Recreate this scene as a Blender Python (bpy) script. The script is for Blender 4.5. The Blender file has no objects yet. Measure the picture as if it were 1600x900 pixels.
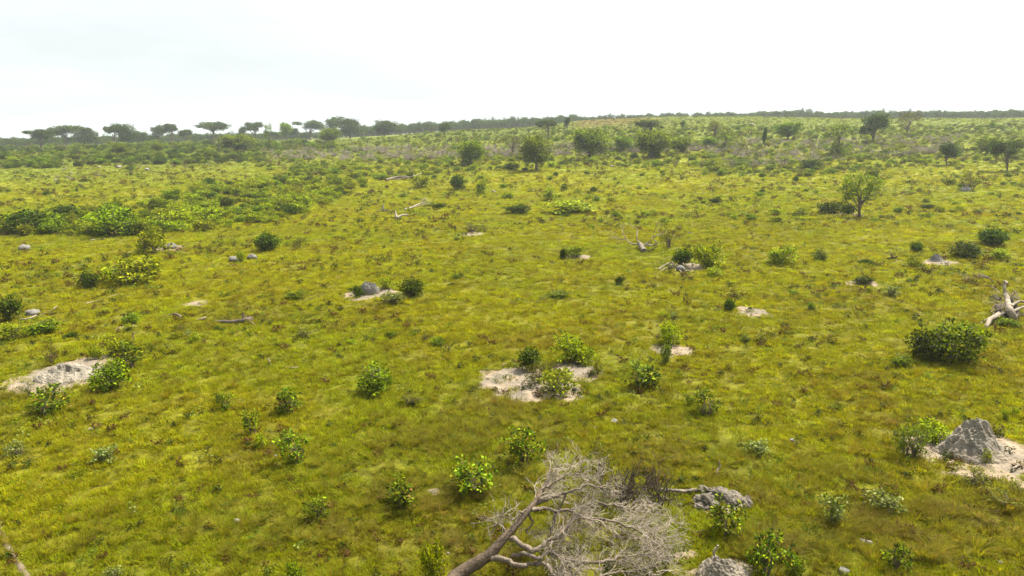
import bpy, math, random
import numpy as np
from mathutils import Vector, Matrix

R = math.radians
S = bpy.context.scene
COL = S.collection
rs = np.random.RandomState(11)

# ------------------------------------------------------------------ camera, sky, sun, exposure
CAM_H = 12.0
FPX = 1100.0                      # focal length in pixels of the 1600 px wide photograph
PITCH, ROLL = R(12.5), R(1.15)
cam = bpy.data.cameras.new('camera')
camo = bpy.data.objects.new('camera', cam)
COL.objects.link(camo)
cam.sensor_width = 36.0
cam.lens = 36.0 * FPX / 1600.0
cam.clip_start, cam.clip_end = 0.1, 9000
fwd = Vector((0, math.cos(PITCH), -math.sin(PITCH)))
right0 = Vector((1, 0, 0))
up0 = right0.cross(fwd)
right = right0 * math.cos(ROLL) - up0 * math.sin(ROLL)
up = right.cross(fwd)
M3 = Matrix((right, up, -fwd)).transposed()
camo.matrix_world = Matrix.Translation((0, 0, CAM_H)) @ M3.to_4x4()
S.camera = camo

SUN_EL, SUN_AZ = R(57), R(52)     # azimuth measured from +Y towards +X
sdir = Vector((math.sin(SUN_AZ) * math.cos(SUN_EL), math.cos(SUN_AZ) * math.cos(SUN_EL), math.sin(SUN_EL)))
sl = bpy.data.lights.new('sun', 'SUN')
sl.energy = 4.8
sl.angle = R(0.55)
sl.color = (1.0, 0.95, 0.86)
so = bpy.data.objects.new('sun', sl)
so.rotation_euler = (-sdir).to_track_quat('-Z', 'Y').to_euler()
COL.objects.link(so)

W = bpy.data.worlds.new('World')
S.world = W
W.use_nodes = True
nt = W.node_tree
nt.nodes.clear()
sky = nt.nodes.new('ShaderNodeTexSky')
sky.sky_type = 'NISHITA'
sky.sun_disc = False
sky.sun_elevation = SUN_EL
sky.sun_rotation = SUN_AZ
sky.air_density = 1.3
sky.dust_density = 6.0
sky.ozone_density = 1.0
tc = nt.nodes.new('ShaderNodeTexCoord')
mp = nt.nodes.new('ShaderNodeMapping')
mp.inputs['Scale'].default_value = (1.0, 1.0, 4.5)
cn = nt.nodes.new('ShaderNodeTexNoise')
cn.inputs['Scale'].default_value = 3.2
cn.inputs['Detail'].default_value = 7
cn.inputs['Roughness'].default_value = 0.55
cr = nt.nodes.new('ShaderNodeMapRange')
cr.inputs['From Min'].default_value = 0.40
cr.inputs['From Max'].default_value = 0.72
cr.inputs['To Min'].default_value = 0.78
cr.inputs['To Max'].default_value = 0.98
mixc = nt.nodes.new('ShaderNodeMix')
mixc.data_type = 'RGBA'
mixc.inputs['B'].default_value = (6.5, 6.95, 7.1, 1)
bg = nt.nodes.new('ShaderNodeBackground')
bg.inputs['Strength'].default_value = 0.055
wo = nt.nodes.new('ShaderNodeOutputWorld')
nt.links.new(tc.outputs['Generated'], mp.inputs['Vector'])
nt.links.new(mp.outputs['Vector'], cn.inputs['Vector'])
nt.links.new(cn.outputs['Fac'], cr.inputs['Value'])
nt.links.new(cr.outputs['Result'], mixc.inputs['Factor'])
nt.links.new(sky.outputs['Color'], mixc.inputs['A'])
# bright aureole of the hazy sky round the sun
dotn = nt.nodes.new('ShaderNodeVectorMath'); dotn.operation = 'DOT_PRODUCT'
nrm = nt.nodes.new('ShaderNodeVectorMath'); nrm.operation = 'NORMALIZE'
dotn.inputs[1].default_value = tuple(sdir)
aur = nt.nodes.new('ShaderNodeMapRange'); aur.interpolation_type = 'SMOOTHSTEP'
aur.inputs['From Min'].default_value = 0.25; aur.inputs['From Max'].default_value = 0.95
aur.inputs['To Min'].default_value = 0.95; aur.inputs['To Max'].default_value = 2.2
scl_ = nt.nodes.new('ShaderNodeVectorMath'); scl_.operation = 'SCALE'
nt.links.new(tc.outputs['Generated'], nrm.inputs[0]); nt.links.new(nrm.outputs[0], dotn.inputs[0])
nt.links.new(dotn.outputs['Value'], aur.inputs['Value']); nt.links.new(aur.outputs['Result'], scl_.inputs['Scale'])
nt.links.new(mixc.outputs['Result'], scl_.inputs[0])
nt.links.new(scl_.outputs['Vector'], bg.inputs['Color'])
nt.links.new(bg.outputs['Background'], wo.inputs['Surface'])

S.view_settings.view_transform = 'Standard'
S.view_settings.look = 'None'
S.view_settings.gamma = 1.0
S.view_settings.use_curve_mapping = False
S.view_settings.exposure = 1.58
S.render.engine = 'CYCLES'
S.cycles.use_denoising = True
S.cycles.max_bounces = 6
S.cycles.diffuse_bounces = 2
S.cycles.glossy_bounces = 1
S.cycles.transmission_bounces = 3
S.cycles.volume_bounces = 1
S.cycles.transparent_max_bounces = 4
S.cycles.caustics_reflective = False
S.cycles.caustics_refractive = False

# ------------------------------------------------------------------ noise and terrain
_tab = np.random.RandomState(5).rand(256, 256)


def vnoise(x, y):
    xi = np.floor(x).astype(int)
    yi = np.floor(y).astype(int)
    fx, fy = x - xi, y - yi
    fx = fx * fx * (3 - 2 * fx)
    fy = fy * fy * (3 - 2 * fy)
    a = _tab[xi & 255, yi & 255]
    b = _tab[(xi + 1) & 255, yi & 255]
    c = _tab[xi & 255, (yi + 1) & 255]
    d = _tab[(xi + 1) & 255, (yi + 1) & 255]
    return (a * (1 - fx) + b * fx) * (1 - fy) + (c * (1 - fx) + d * fx) * fy


def fbm(x, y, oct=4, lac=2.03, gain=0.5):
    s, a, t = 0.0, 1.0, 0.0
    for i in range(oct):
        s = s + a * vnoise(x + 17.3 * i, y - 9.1 * i)
        t += a
        x, y, a = x * lac, y * lac, a * gain
    return s / t


def sstep(x, a, b):
    t = np.clip((x - a) / (b - a), 0, 1)
    return t * t * (3 - 2 * t)


UA = [-3000, -200, 0, 500, 620, 700, 800, 850, 905, 960, 1050, 1180, 1350, 1600, 2200, 4500]
HA = [6, 7.5, 7.8, 8.8, 11, 13.2, 14.2, 14.8, 17.6, 18.3, 18.6, 17.6, 15.2, 13.4, 12.5, 12]


def gh(x, y):
    x = np.asarray(x, float)
    y = np.asarray(y, float)
    r = np.hypot(x, y)
    u = np.where(y > 1, x / np.maximum(y, 1) * FPX + 800, np.where(x < 0, -3000, 4500))
    A = np.interp(u, UA, HA)
    h = A * sstep(r, 110, 440)
    h = h + (fbm(x / 60, y / 60, 3) - 0.5) * 1.6 * sstep(r, 60, 200)
    h = h + (fbm(x / 9 + 40, y / 9, 2) - 0.5) * 0.30
    h = h + (fbm(x / 0.8 + 4, y / 0.8 + 9, 3) - 0.5) * 0.16 * (1 - sstep(r, 60, 160))
    return h


def rays(px, py):
    px = np.asarray(px, float)
    py = np.asarray(py, float)
    a = (px - 800) / FPX
    b = -(py - 450) / FPX
    d = (np.array(fwd)[None] + a[:, None] * np.array(right)[None] + b[:, None] * np.array(up)[None])
    return d / np.linalg.norm(d, axis=1)[:, None]


def ground_hits(px, py, extra=0.0, rmax=560.0):
    d = rays(px, py)
    out = np.full((len(d), 3), np.nan)
    T = 8.0 * 1.006 ** np.arange(int(math.log(rmax / 8.0) / math.log(1.006)))
    for s0 in range(0, len(d), 64):
        dd = d[s0:s0 + 64]
        P = dd[:, None, :] * T[None, :, None]
        below = CAM_H + P[..., 2] <= gh(P[..., 0], P[..., 1]) + extra
        ok = below.any(1)
        t = T[below.argmax(1)]
        lo, hi = t / 1.006, t.copy()
        for k in range(11):
            mid = (lo + hi) / 2
            p = dd * mid[:, None]
            b = CAM_H + p[:, 2] <= gh(p[:, 0], p[:, 1]) + extra
            hi = np.where(b, mid, hi)
            lo = np.where(b, lo, mid)
        p = dd * hi[:, None]
        p[:, 2] += CAM_H
        p[~ok] = np.nan
        out[s0:s0 + 64] = p
    return out


def at(px, py, h=0.0):
    p = ground_hits([px], [py], h)[0]
    if np.isnan(p[0]):
        d = rays([px], [min(py, 260)])[0]
        d = d / math.hypot(d[0], d[1])
        p = np.array([d[0] * 430, d[1] * 430, 0])
        p[2] = float(gh(p[0], p[1])) + h
    return Vector(p)


def at_r(px, r):
    d = rays([px], [230])[0]
    d = d / math.hypot(d[0], d[1])
    x, y = d[0] * r, d[1] * r
    return Vector((x, y, float(gh(x, y))))


def height_for(p, pytop):
    """height above p at which the vertical through p meets image row pytop"""
    lo, hi = -5.0, 60.0
    for k in range(30):
        m = (lo + hi) / 2
        v = Vector((p.x, p.y, p.z + m - CAM_H))
        y = 450 - FPX * v.dot(up) / v.dot(fwd)
        if y > pytop:
            lo = m
        else:
            hi = m
    return lo


def mpp(p):
    v = Vector((p.x, p.y, p.z - CAM_H))
    return v.dot(fwd) / FPX


# ------------------------------------------------------------------ helpers
def tag(o, label=None, cat=None, group=None, kind=None):
    if label: o['label'] = label
    if cat: o['category'] = cat
    if group: o['group'] = group
    if kind: o['kind'] = kind
    return o


def empty(name, loc, rz=0.0):
    o = bpy.data.objects.new(name, None)
    o.empty_display_size = 0.2
    o.location = loc
    o.rotation_euler = (0, 0, rz)
    COL.objects.link(o)
    return o


class MB:
    """collects vertices, faces and a per-face colour; build() links ONE mesh object"""

    def __init__(self):
        self.v, self.f, self.c, self.n = [], [], [], 0

    def add(self, v, f, c):
        v = np.asarray(v, float)
        f = np.asarray(f, int)
        self.v.append(v)
        self.f.append((f + self.n))
        c = np.asarray(c, float)
        if c.ndim == 1:
            c = np.repeat(c[None, :3], len(f), 0)
        self.c.append(c[:, :3])
        self.n += len(v)

    def mesh(self, name, mat, smooth=False):
        me = bpy.data.meshes.new(name)
        v = np.concatenate(self.v)
        loops, starts, tots, cols = [], [], [], []
        s = 0
        for f, c in zip(self.f, self.c):
            k = f.shape[1]
            loops.append(f.ravel())
            starts.append(s + np.arange(len(f)) * k)
            tots.append(np.full(len(f), k))
            cols.append(np.repeat(c, k, 0))
            s += len(f) * k
        loops = np.concatenate(loops); starts = np.concatenate(starts)
        tots = np.concatenate(tots); cols = np.concatenate(cols)
        me.vertices.add(len(v)); me.vertices.foreach_set('co', v.ravel())
        me.loops.add(len(loops)); me.loops.foreach_set('vertex_index', loops.astype(np.int32))
        me.polygons.add(len(starts))
        me.polygons.foreach_set('loop_start', starts.astype(np.int32))
        me.polygons.foreach_set('loop_total', tots.astype(np.int32))
        me.update(calc_edges=True)
        a = me.color_attributes.new('tint', 'FLOAT_COLOR', 'CORNER')
        a.data.foreach_set('color', np.concatenate([cols, np.ones((len(cols), 1))], 1).ravel().astype(np.float32))
        if smooth:
            me.polygons.foreach_set('use_smooth', np.ones(len(starts), bool))
        me.materials.append(mat)
        me.validate()
        return me

    def build(self, name, mat, parent=None, smooth=False):
        o = bpy.data.objects.new(name, self.mesh(name, mat, smooth))
        COL.objects.link(o)
        if parent: o.parent = parent
        return o


def tube(mb, pts, rad, col, sides=5, rough=0.0, rr=rs, cap=True):
    pts = np.asarray(pts, float)
    n = len(pts)
    rad = np.asarray(rad, float) * np.ones(n)
    tg = np.gradient(pts, axis=0)
    tg /= np.maximum(np.linalg.norm(tg, axis=1), 1e-9)[:, None]
    ref = np.array([0.13, 0.31, 0.94]) if abs(tg[0, 2]) < 0.85 else np.array([0.94, 0.2, 0.1])
    V = []
    for i in range(n):
        a = np.cross(tg[i], ref); a /= np.linalg.norm(a) + 1e-9
        b = np.cross(tg[i], a)
        ref = np.cross(a, tg[i])
        th = np.arange(sides) * 2 * np.pi / sides
        r = rad[i] * (1 + rough * (rr.rand(sides) - 0.5)) if rough else rad[i] * np.ones(sides)
        V.append(pts[i] + r[:, None] * (np.cos(th)[:, None] * a + np.sin(th)[:, None] * b))
    V = np.concatenate(V)
    F = []
    for i in range(n - 1):
        for j in range(sides):
            k = (j + 1) % sides
            F.append((i * sides + j, i * sides + k, (i + 1) * sides + k, (i + 1) * sides + j))
    mb.add(V, F, col)
    if cap and sides >= 5:
        for base, flip in ((0, 1), ((n - 1) * sides, 0)):
            r = [base + j for j in range(sides)]
            if not flip: r = r[::-1]
            mb.f.append(np.array([r]) + mb.n - len(V))
            mb.c.append(np.asarray(col, float)[None, :3] if np.ndim(col) == 1 else np.asarray(col)[:1, :3])


def smooth_line(pts, sub=3, jit=0.0, rr=rs):
    pts = np.asarray([tuple(p) for p in pts], float)
    out = []
    n = len(pts)
    for i in range(n - 1):
        p0, p1, p2, p3 = pts[max(i - 1, 0)], pts[i], pts[i + 1], pts[min(i + 2, n - 1)]
        for k in range(sub):
            t = k / sub
            out.append(0.5 * ((2 * p1) + (p2 - p0) * t + (2 * p0 - 5 * p1 + 4 * p2 - p3) * t * t + (3 * p1 - p0 - 3 * p2 + p3) * t ** 3))
    out.append(pts[-1])
    out = np.array(out)
    if jit:
        out[1:-1] += rr.normal(0, jit, out[1:-1].shape)
    return out


def add_leaves(mb, pos, size, cols, rr, up_bias=0.5, aspect=0.5, dirs=None):
    n = len(pos)
    d = rr.normal(0, 1, (n, 3))
    d[:, 2] = d[:, 2] * 0.6 + 0.15
    if dirs is not None: d = d * 0.6 + dirs * 1.2
    d /= np.linalg.norm(d, axis=1)[:, None]
    nn = rr.normal(0, 1, (n, 3)); nn[:, 2] += up_bias * 2
    s = np.cross(d, nn); s /= np.linalg.norm(s, axis=1)[:, None]
    nrm = np.cross(s, d)
    L = size * rr.uniform(0.6, 1.3, n)[:, None]
    w = L * aspect * 0.5
    drop = nrm * L * 0.12
    p0 = pos
    p1 = pos + d * L * 0.55 + s * w + drop
    p2 = pos + d * L - drop
    p3 = pos + d * L * 0.55 - s * w + drop
    V = np.stack([p0, p1, p2, p3], 1).reshape(-1, 3)
    F = np.arange(4 * n).reshape(n, 4)
    mb.add(V, F, cols)


def palette(pal, n, rr, var=0.22):
    ws = np.array([p[3] for p in pal], float)
    c = np.array([p[:3] for p in pal])[rr.choice(len(pal), n, p=ws / ws.sum())]
    return c * (1 + rr.uniform(-var, var, (n, 1)))


# ------------------------------------------------------------------ materials
def new_mat(name):
    m = bpy.data.materials.new(name)
    m.use_nodes = True
    t = m.node_tree
    t.nodes.clear()
    return m, t, t.nodes, t.links


def leaf_mat(name, transl=0.26, rough=0.6, instancer=False, spec=0.05):
    m, t, N, L = new_mat(name)
    at_ = N.new('ShaderNodeAttribute'); at_.attribute_name = 'tint'
    col = at_.outputs['Color']
    if instancer:
        a2 = N.new('ShaderNodeAttribute'); a2.attribute_name = 'itint'; a2.attribute_type = 'INSTANCER'
        mx = N.new('ShaderNodeMix'); mx.data_type = 'RGBA'; mx.blend_type = 'MULTIPLY'; mx.inputs['Factor'].default_value = 1
        L.new(col, mx.inputs['A']); L.new(a2.outputs['Color'], mx.inputs['B'])
        col = mx.outputs['Result']
    oi = N.new('ShaderNodeObjectInfo')
    hs = N.new('ShaderNodeHueSaturation')
    mr = N.new('ShaderNodeMapRange'); mr.inputs['To Min'].default_value = 0.485; mr.inputs['To Max'].default_value = 0.515
    mv = N.new('ShaderNodeMapRange'); mv.inputs['To Min'].default_value = 0.8; mv.inputs['To Max'].default_value = 1.2
    L.new(oi.outputs['Random'], mr.inputs['Value']); L.new(oi.outputs['Random'], mv.inputs['Value'])
    L.new(mr.outputs['Result'], hs.inputs['Hue']); L.new(mv.outputs['Result'], hs.inputs['Value'])
    L.new(col, hs.inputs['Color'])
    p = N.new('ShaderNodeBsdfPrincipled')
    p.inputs['Roughness'].default_value = rough
    p.inputs['Specular IOR Level'].default_value = spec
    tr = N.new('ShaderNodeBsdfTranslucent')
    ms = N.new('ShaderNodeMixShader'); ms.inputs[0].default_value = transl
    gm = N.new('ShaderNodeMix'); gm.data_type = 'RGBA'; gm.blend_type = 'MULTIPLY'; gm.inputs['Factor'].default_value = 1
    gm.inputs['B'].default_value = (1.35, 1.35, 0.35, 1)
    L.new(hs.outputs['Color'], p.inputs['Base Color'])
    L.new(hs.outputs['Color'], gm.inputs['A'])
    L.new(gm.outputs['Result'], tr.inputs['Color'])
    L.new(p.outputs[0], ms.inputs[1]); L.new(tr.outputs[0], ms.inputs[2])
    o = N.new('ShaderNodeOutputMaterial'); L.new(ms.outputs[0], o.inputs['Surface'])
    return m


def rough_mat(name, scale=12, bump=0.6, dist=0.03, var=0.35, rough=0.9, tintattr=True, base=(0.3, 0.27, 0.22), instancer=False, detail=8):
    m, t, N, L = new_mat(name)
    p = N.new('ShaderNodeBsdfPrincipled')
    p.inputs['Roughness'].default_value = rough
    p.inputs['Specular IOR Level'].default_value = 0.15
    tcn = N.new('ShaderNodeTexCoord')
    n1 = N.new('ShaderNodeTexNoise'); n1.inputs['Scale'].default_value = scale; n1.inputs['Detail'].default_value = detail
    n2 = N.new('ShaderNodeTexNoise'); n2.inputs['Scale'].default_value = scale * 0.18; n2.inputs['Detail'].default_value = 4
    L.new(tcn.outputs['Object'], n1.inputs['Vector']); L.new(tcn.outputs['Object'], n2.inputs['Vector'])
    ad = N.new('ShaderNodeMath'); ad.operation = 'ADD'
    L.new(n1.outputs['Fac'], ad.inputs[0]); L.new(n2.outputs['Fac'], ad.inputs[1])
    mr = N.new('ShaderNodeMapRange')
    mr.inputs['From Min'].default_value = 0.65; mr.inputs['From Max'].default_value = 1.35
    mr.inputs['To Min'].default_value = 1 - var; mr.inputs['To Max'].default_value = 1 + var
    L.new(ad.outputs[0], mr.inputs['Value'])
    vm = N.new('ShaderNodeVectorMath'); vm.operation = 'SCALE'
    if tintattr:
        a = N.new('ShaderNodeAttribute'); a.attribute_name = 'tint'
        L.new(a.outputs['Color'], vm.inputs[0])
    else:
        vm.inputs[0].default_value = base
    L.new(mr.outputs['Result'], vm.inputs['Scale'])
    L.new(vm.outputs['Vector'], p.inputs['Base Color'])
    b = N.new('ShaderNodeBump'); b.inputs['Strength'].default_value = bump; b.inputs['Distance'].default_value = dist
    L.new(n1.outputs['Fac'], b.inputs['Height']); L.new(b.outputs['Normal'], p.inputs['Normal'])
    o = N.new('ShaderNodeOutputMaterial'); L.new(p.outputs[0], o.inputs['Surface'])
    return m


LEAF = leaf_mat('leaf')
LEAFI = leaf_mat('leaf_scattered', instancer=True)
GRASS = leaf_mat('grass_blade', transl=0.45, rough=0.8, instancer=True, spec=0.04)
BARK = rough_mat('bark', 9, 0.8, 0.03, 0.4)
DEADWOOD = rough_mat('dead_wood', 22, 1.0, 0.04, 0.45)
SAND = rough_mat('sandy_soil', 9, 1.0, 0.09, 0.3, 0.95)
CLAY = rough_mat('termite_clay', 13, 1.0, 0.12, 0.3, 0.95)
STONE = rough_mat('stone', 10, 0.7, 0.03, 0.3, 0.9)

# colours (linear)
YEL = np.array([0.186, 0.190, 0.0028])
GRN = np.array([0.160, 0.178, 0.0036])
OLV = np.array([0.155, 0.126, 0.0045])
BRN = np.array([0.120, 0.086, 0.014])


def grass_colour(x, y):
    r = np.hypot(x, y)
    a = fbm(x / 14 + 3, y / 14, 4)
    b = fbm(x / 5 + 30, y / 5 + 11, 4)
    c = fbm(x / 1.6 + 70, y / 1.6 + 5, 3)
    k = sstep(a, 0.40, 0.62)[..., None]
    col = YEL * k + GRN * (1 - k)
    near = (1 - sstep(r, 25, 75))
    ol = np.clip(sstep(b, 0.42 , 0.68) * 0.30 + near * 0.10, 0, 1)[..., None]
    col = col * (1 - ol) + OLV * ol
    br = (sstep(c * 0.55 + b * 0.45, 0.52, 0.68) * (0.08 + 0.20 * near))[..., None]
    col = col * (1 - br) + BRN * br
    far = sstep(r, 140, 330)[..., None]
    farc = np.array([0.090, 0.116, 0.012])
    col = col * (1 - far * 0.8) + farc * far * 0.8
    u = x / np.maximum(y, 1) * FPX + 800
    red = (sstep(u, 885, 920) * (1 - sstep(u, 960, 1060)) * sstep(r, 300, 380) * 0.7)[..., None]
    col = col * (1 - red) + np.array([0.13, 0.085, 0.03]) * red
    return col


# ------------------------------------------------------------------ bare sand patches (pixel ellipses turned into ground shapes)
PATCHES = []     # (x, y, rx, ry, strength)


def patch(px, py, wpx, hpx):
    p = at(px, py)
    a = at(px - wpx / 2, py); b = at(px + wpx / 2, py)
    c = at(px, py - hpx / 2); d = at(px, py + hpx / 2)
    rx, ry = abs(b.x - a.x) / 2, abs(c.y - d.y) / 2
    PATCHES.append((p.x, (c.y + d.y) / 2, rx, ry))
    return PATCHES[-1]


SANDS = [
    (798, 598, 120, 58, 'left half of the wide pale sand patch in the middle of the field'),
    (900, 580, 92, 38, 'right half of the wide pale sand patch in the middle of the field'),
    (850, 612, 150, 40, 'lower strip of sand below the yellow shrub on the central patch'),
    (90, 590, 160, 70, 'pale sandy apron round the holed mound on the left'),
    (24, 604, 40, 14, 'faint sandy strip at the left edge beside the holed mound'),
    (1522, 708, 225, 104, 'pale sandy apron round the tall pointed mound'),
    (1128, 792, 110, 34, 'sandy ground under the lumpy clay rubble'),
    (1130, 894, 120, 46, 'pale sand mound top at the bottom edge'),
    (1076, 868, 60, 20, 'small sandy strip above the bottom sand mound'),
    (580, 458, 88, 24, 'sandy ring round the domed grey mound'),
    (1176, 488, 66, 22, 'small oval bare sand patch with a brown rim'),
    (1050, 548, 70, 24, 'bare soil at the foot of the light shrub'),
    (1468, 410, 62, 14, 'grey sandy skirt of the small mound on the right'),
    (1348, 443, 56, 10, 'thin bare strip with brown grass around it'),
    (310, 474, 44, 10, 'thin pale bare strip in the left field'),
    (680, 768, 34, 12, 'small bare spot right of the orange-tipped shrub'),
    (905, 402, 50, 8, 'thin bare strip behind the low shrub'),
    (740, 366, 46, 9, 'bare soil beside the low dark shrub'),
    (1082, 418, 70, 16, 'litter strewn soil beside the grey stump'),
    (268, 388, 60, 10, 'bare soil beside the grey stone and leafy shrub'),
    (200, 512, 34, 9, 'bare soil under the small green shrub'),
    (1325, 335, 60, 8, 'bare soil at the foot of the lone tree'),
]
SP = [patch(*s[:4]) for s in SANDS]
PA = np.array(SP)


def sand_mask(x, y):
    m = np.zeros_like(x)
    wob = (fbm(x / 0.9 + 8, y / 0.9, 3) - 0.5) * 0.9
    for (cx, cy, rx, ry) in SP:
        d = np.hypot((x - cx) / rx, (y - cy) / ry)
        m = np.maximum(m, 1 - sstep(d + wob, 0.55, 1.08))
    return m


# ------------------------------------------------------------------ ground sheet
def build_ground():
    r = [0.5, 3, 6, 9, 11]
    while r[-1] < 150: r.append(r[-1] * 1.0062)
    while r[-1] < 2600: r.append(r[-1] * 1.016)
    r = np.array(r)
    th = np.concatenate([np.arange(-48, 48, 0.24), np.arange(48, 312, 4.0)])
    th = np.radians(th)
    nr, nth = len(r), len(th)
    X = r[:, None] * np.sin(th)[None]
    Y = r[:, None] * np.cos(th)[None]
    Z = gh(X, Y)
    V = np.stack([X, Y, Z], -1).reshape(-1, 3)
    i, j = np.meshgrid(np.arange(nr - 1), np.arange(nth), indexing='ij')
    k = (j + 1) % nth
    F = np.stack([i * nth + j, (i + 1) * nth + j, (i + 1) * nth + k, i * nth + k], -1).reshape(-1, 4)
    F = F[:, ::-1]
    me = bpy.data.meshes.new('ground')
    V = np.concatenate([V, [[0, 0, float(gh(0, 0))]]])
    me.vertices.add(len(V)); me.vertices.foreach_set('co', V.ravel())
    ctr = len(V) - 1
    tri = np.array([(ctr, q, (q + 1) % nth) for q in range(nth)])[:, ::-1]
    loops = np.concatenate([F.ravel(), tri.ravel()])
    st = np.concatenate([np.arange(len(F)) * 4, len(F) * 4 + np.arange(nth) * 3])
    tt = np.concatenate([np.full(len(F), 4), np.full(nth, 3)])
    me.loops.add(len(loops)); me.loops.foreach_set('vertex_index', loops.astype(np.int32))
    me.polygons.add(len(st)); me.polygons.foreach_set('loop_start', st.astype(np.int32)); me.polygons.foreach_set('loop_total', tt.astype(np.int32))
    me.update(calc_edges=True)
    me.polygons.foreach_set('use_smooth', np.ones(len(st), bool))
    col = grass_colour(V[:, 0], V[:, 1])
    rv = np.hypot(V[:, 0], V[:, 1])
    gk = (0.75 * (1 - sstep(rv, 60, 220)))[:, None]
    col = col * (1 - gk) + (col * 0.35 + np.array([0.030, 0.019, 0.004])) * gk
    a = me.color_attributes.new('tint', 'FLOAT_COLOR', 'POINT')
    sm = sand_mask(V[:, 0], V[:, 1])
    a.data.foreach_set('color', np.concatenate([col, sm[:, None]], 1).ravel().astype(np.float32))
    m, t, N, L = new_mat('grassland_soil')
    p = N.new('ShaderNodeBsdfPrincipled'); p.inputs['Roughness'].default_value = 0.95; p.inputs['Specular IOR Level'].default_value = 0.1
    at_ = N.new('ShaderNodeAttribute'); at_.attribute_name = 'tint'
    geo = N.new('ShaderNodeNewGeometry')
    n1 = N.new('ShaderNodeTexNoise'); n1.inputs['Scale'].default_value = 2.4; n1.inputs['Detail'].default_value = 8; n1.inputs['Roughness'].default_value = 0.65
    n2 = N.new('ShaderNodeTexNoise'); n2.inputs['Scale'].default_value = 0.35; n2.inputs['Detail'].default_value = 5; n2.inputs['Roughness'].default_value = 0.6
    L.new(geo.outputs['Position'], n1.inputs['Vector']); L.new(geo.outputs['Position'], n2.inputs['Vector'])
    mr = N.new('ShaderNodeMapRange'); mr.inputs['From Min'].default_value = 0.35; mr.inputs['From Max'].default_value = 0.65
    mr.inputs['To Min'].default_value = 0.55; mr.inputs['To Max'].default_value = 1.15
    L.new(n1.outputs['Fac'], mr.inputs['Value'])
    mr2 = N.new('ShaderNodeMapRange'); mr2.inputs['From Min'].default_value = 0.35; mr2.inputs['From Max'].default_value = 0.65
    mr2.inputs['To Min'].default_value = 0.72; mr2.inputs['To Max'].default_value = 1.12
    L.new(n2.outputs['Fac'], mr2.inputs['Value'])
    mu = N.new('ShaderNodeMath'); mu.operation = 'MULTIPLY'
    L.new(mr.outputs['Result'], mu.inputs[0]); L.new(mr2.outputs['Result'], mu.inputs[1])
    vs = N.new('ShaderNodeVectorMath'); vs.operation = 'SCALE'
    L.new(at_.outputs['Color'], vs.inputs[0]); L.new(mu.outputs[0], vs.inputs['Scale'])
    mx = N.new('ShaderNodeMix'); mx.data_type = 'RGBA'
    mx.inputs['B'].default_value = (0.19, 0.145, 0.09, 1)
    # ragged sand edge
    th_ = N.new('ShaderNodeMath'); th_.operation = 'ADD'
    L.new(at_.outputs['Alpha'], th_.inputs[0]); L.new(n1.outputs['Fac'], th_.inputs[1])
    mr3 = N.new('ShaderNodeMapRange'); mr3.inputs['From Min'].default_value = 0.85; mr3.inputs['From Max'].default_value = 1.15
    L.new(th_.outputs[0], mr3.inputs['Value'])
    L.new(mr3.outputs['Result'], mx.inputs['Factor']); L.new(vs.outputs['Vector'], mx.inputs['A'])
    L.new(mx.outputs['Result'], p.inputs['Base Color'])
    b = N.new('ShaderNodeBump'); b.inputs['Strength'].default_value = 0.9; b.inputs['Distance'].default_value = 0.12
    L.new(n1.outputs['Fac'], b.inputs['Height']); L.new(b.outputs['Normal'], p.inputs['Normal'])
    o = N.new('ShaderNodeOutputMaterial'); L.new(p.outputs[0], o.inputs['Surface'])
    me.materials.append(m)
    g = bpy.data.objects.new('ground', me); COL.objects.link(g)
    tag(g, kind='structure')


build_ground()


def disc_mesh(name, mat, cx, cy, rx, ry, prof, col, nr=26, nt_=60, wob=0.25, seed=0, parent=None, colf=None, h0=None, rough=0.0):
    """a low noisy mound sheet resting on the terrain; prof(d, ang) -> height over the ground, d in 0..1"""
    rr = np.random.RandomState(seed)
    o1, o2 = rr.rand(2) * 100
    d = (np.arange(nr + 1) / nr) ** 0.9
    a = np.arange(nt_) * 2 * np.pi / nt_
    D, A = np.meshgrid(d, a, indexing='ij')
    edge = 1 + (fbm(np.cos(A) * 1.7 + o1, np.sin(A) * 1.7 + o2, 3) - 0.5) * 2 * wob
    X = cx + rx * D * edge * np.cos(A)
    Y = cy + ry * D * edge * np.sin(A)
    H = prof(D, A, X, Y)
    Z = gh(X, Y) + H
    V = np.stack([X, Y, Z], -1).reshape(-1, 3)
    if h0 is not None: V = V - np.array(h0)
    F = []
    i, j = np.meshgrid(np.arange(nr), np.arange(nt_), indexing='ij')
    k = (j + 1) % nt_
    F = np.stack([i * nt_ + j, (i + 1) * nt_ + j, (i + 1) * nt_ + k, i * nt_ + k], -1).reshape(-1, 4)
    mb = MB()
    c = np.asarray(col, float)[None] * np.ones((len(F), 1))
    if colf is not None:
        ctr = V[F].mean(1)
        if h0 is not None: ctr = ctr + np.array(h0)
        c = colf(ctr, c)
    mb.add(V, F, c)
    return mb.build(name, mat, parent, smooth=True)


SANDC = np.array([0.200, 0.150, 0.098])
for i, (s, (cx, cy, rx, ry)) in enumerate(zip(SANDS, SP)):
    def prof(D, A, X, Y, s=i):
        base = 0.06 * (1 - D ** 2) - 0.085 * sstep(D, 0.55, 1.0)
        return base + (fbm(X * 2.3 + s, Y * 2.3, 4) - 0.5) * 0.17

    def colf(P, c):
        g = fbm(P[:, 0] * 0.9 + 3, P[:, 1] * 0.9, 3)
        k = sstep(g, 0.42, 0.62)[:, None]
        return c * (1 - k) + np.array([0.150, 0.122, 0.086]) * k
    o = disc_mesh('sand_patch', SAND, cx, cy, rx, ry, prof, SANDC, seed=i, colf=colf, wob=0.42)
    tag(o, kind='structure', label=s[4])

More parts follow.
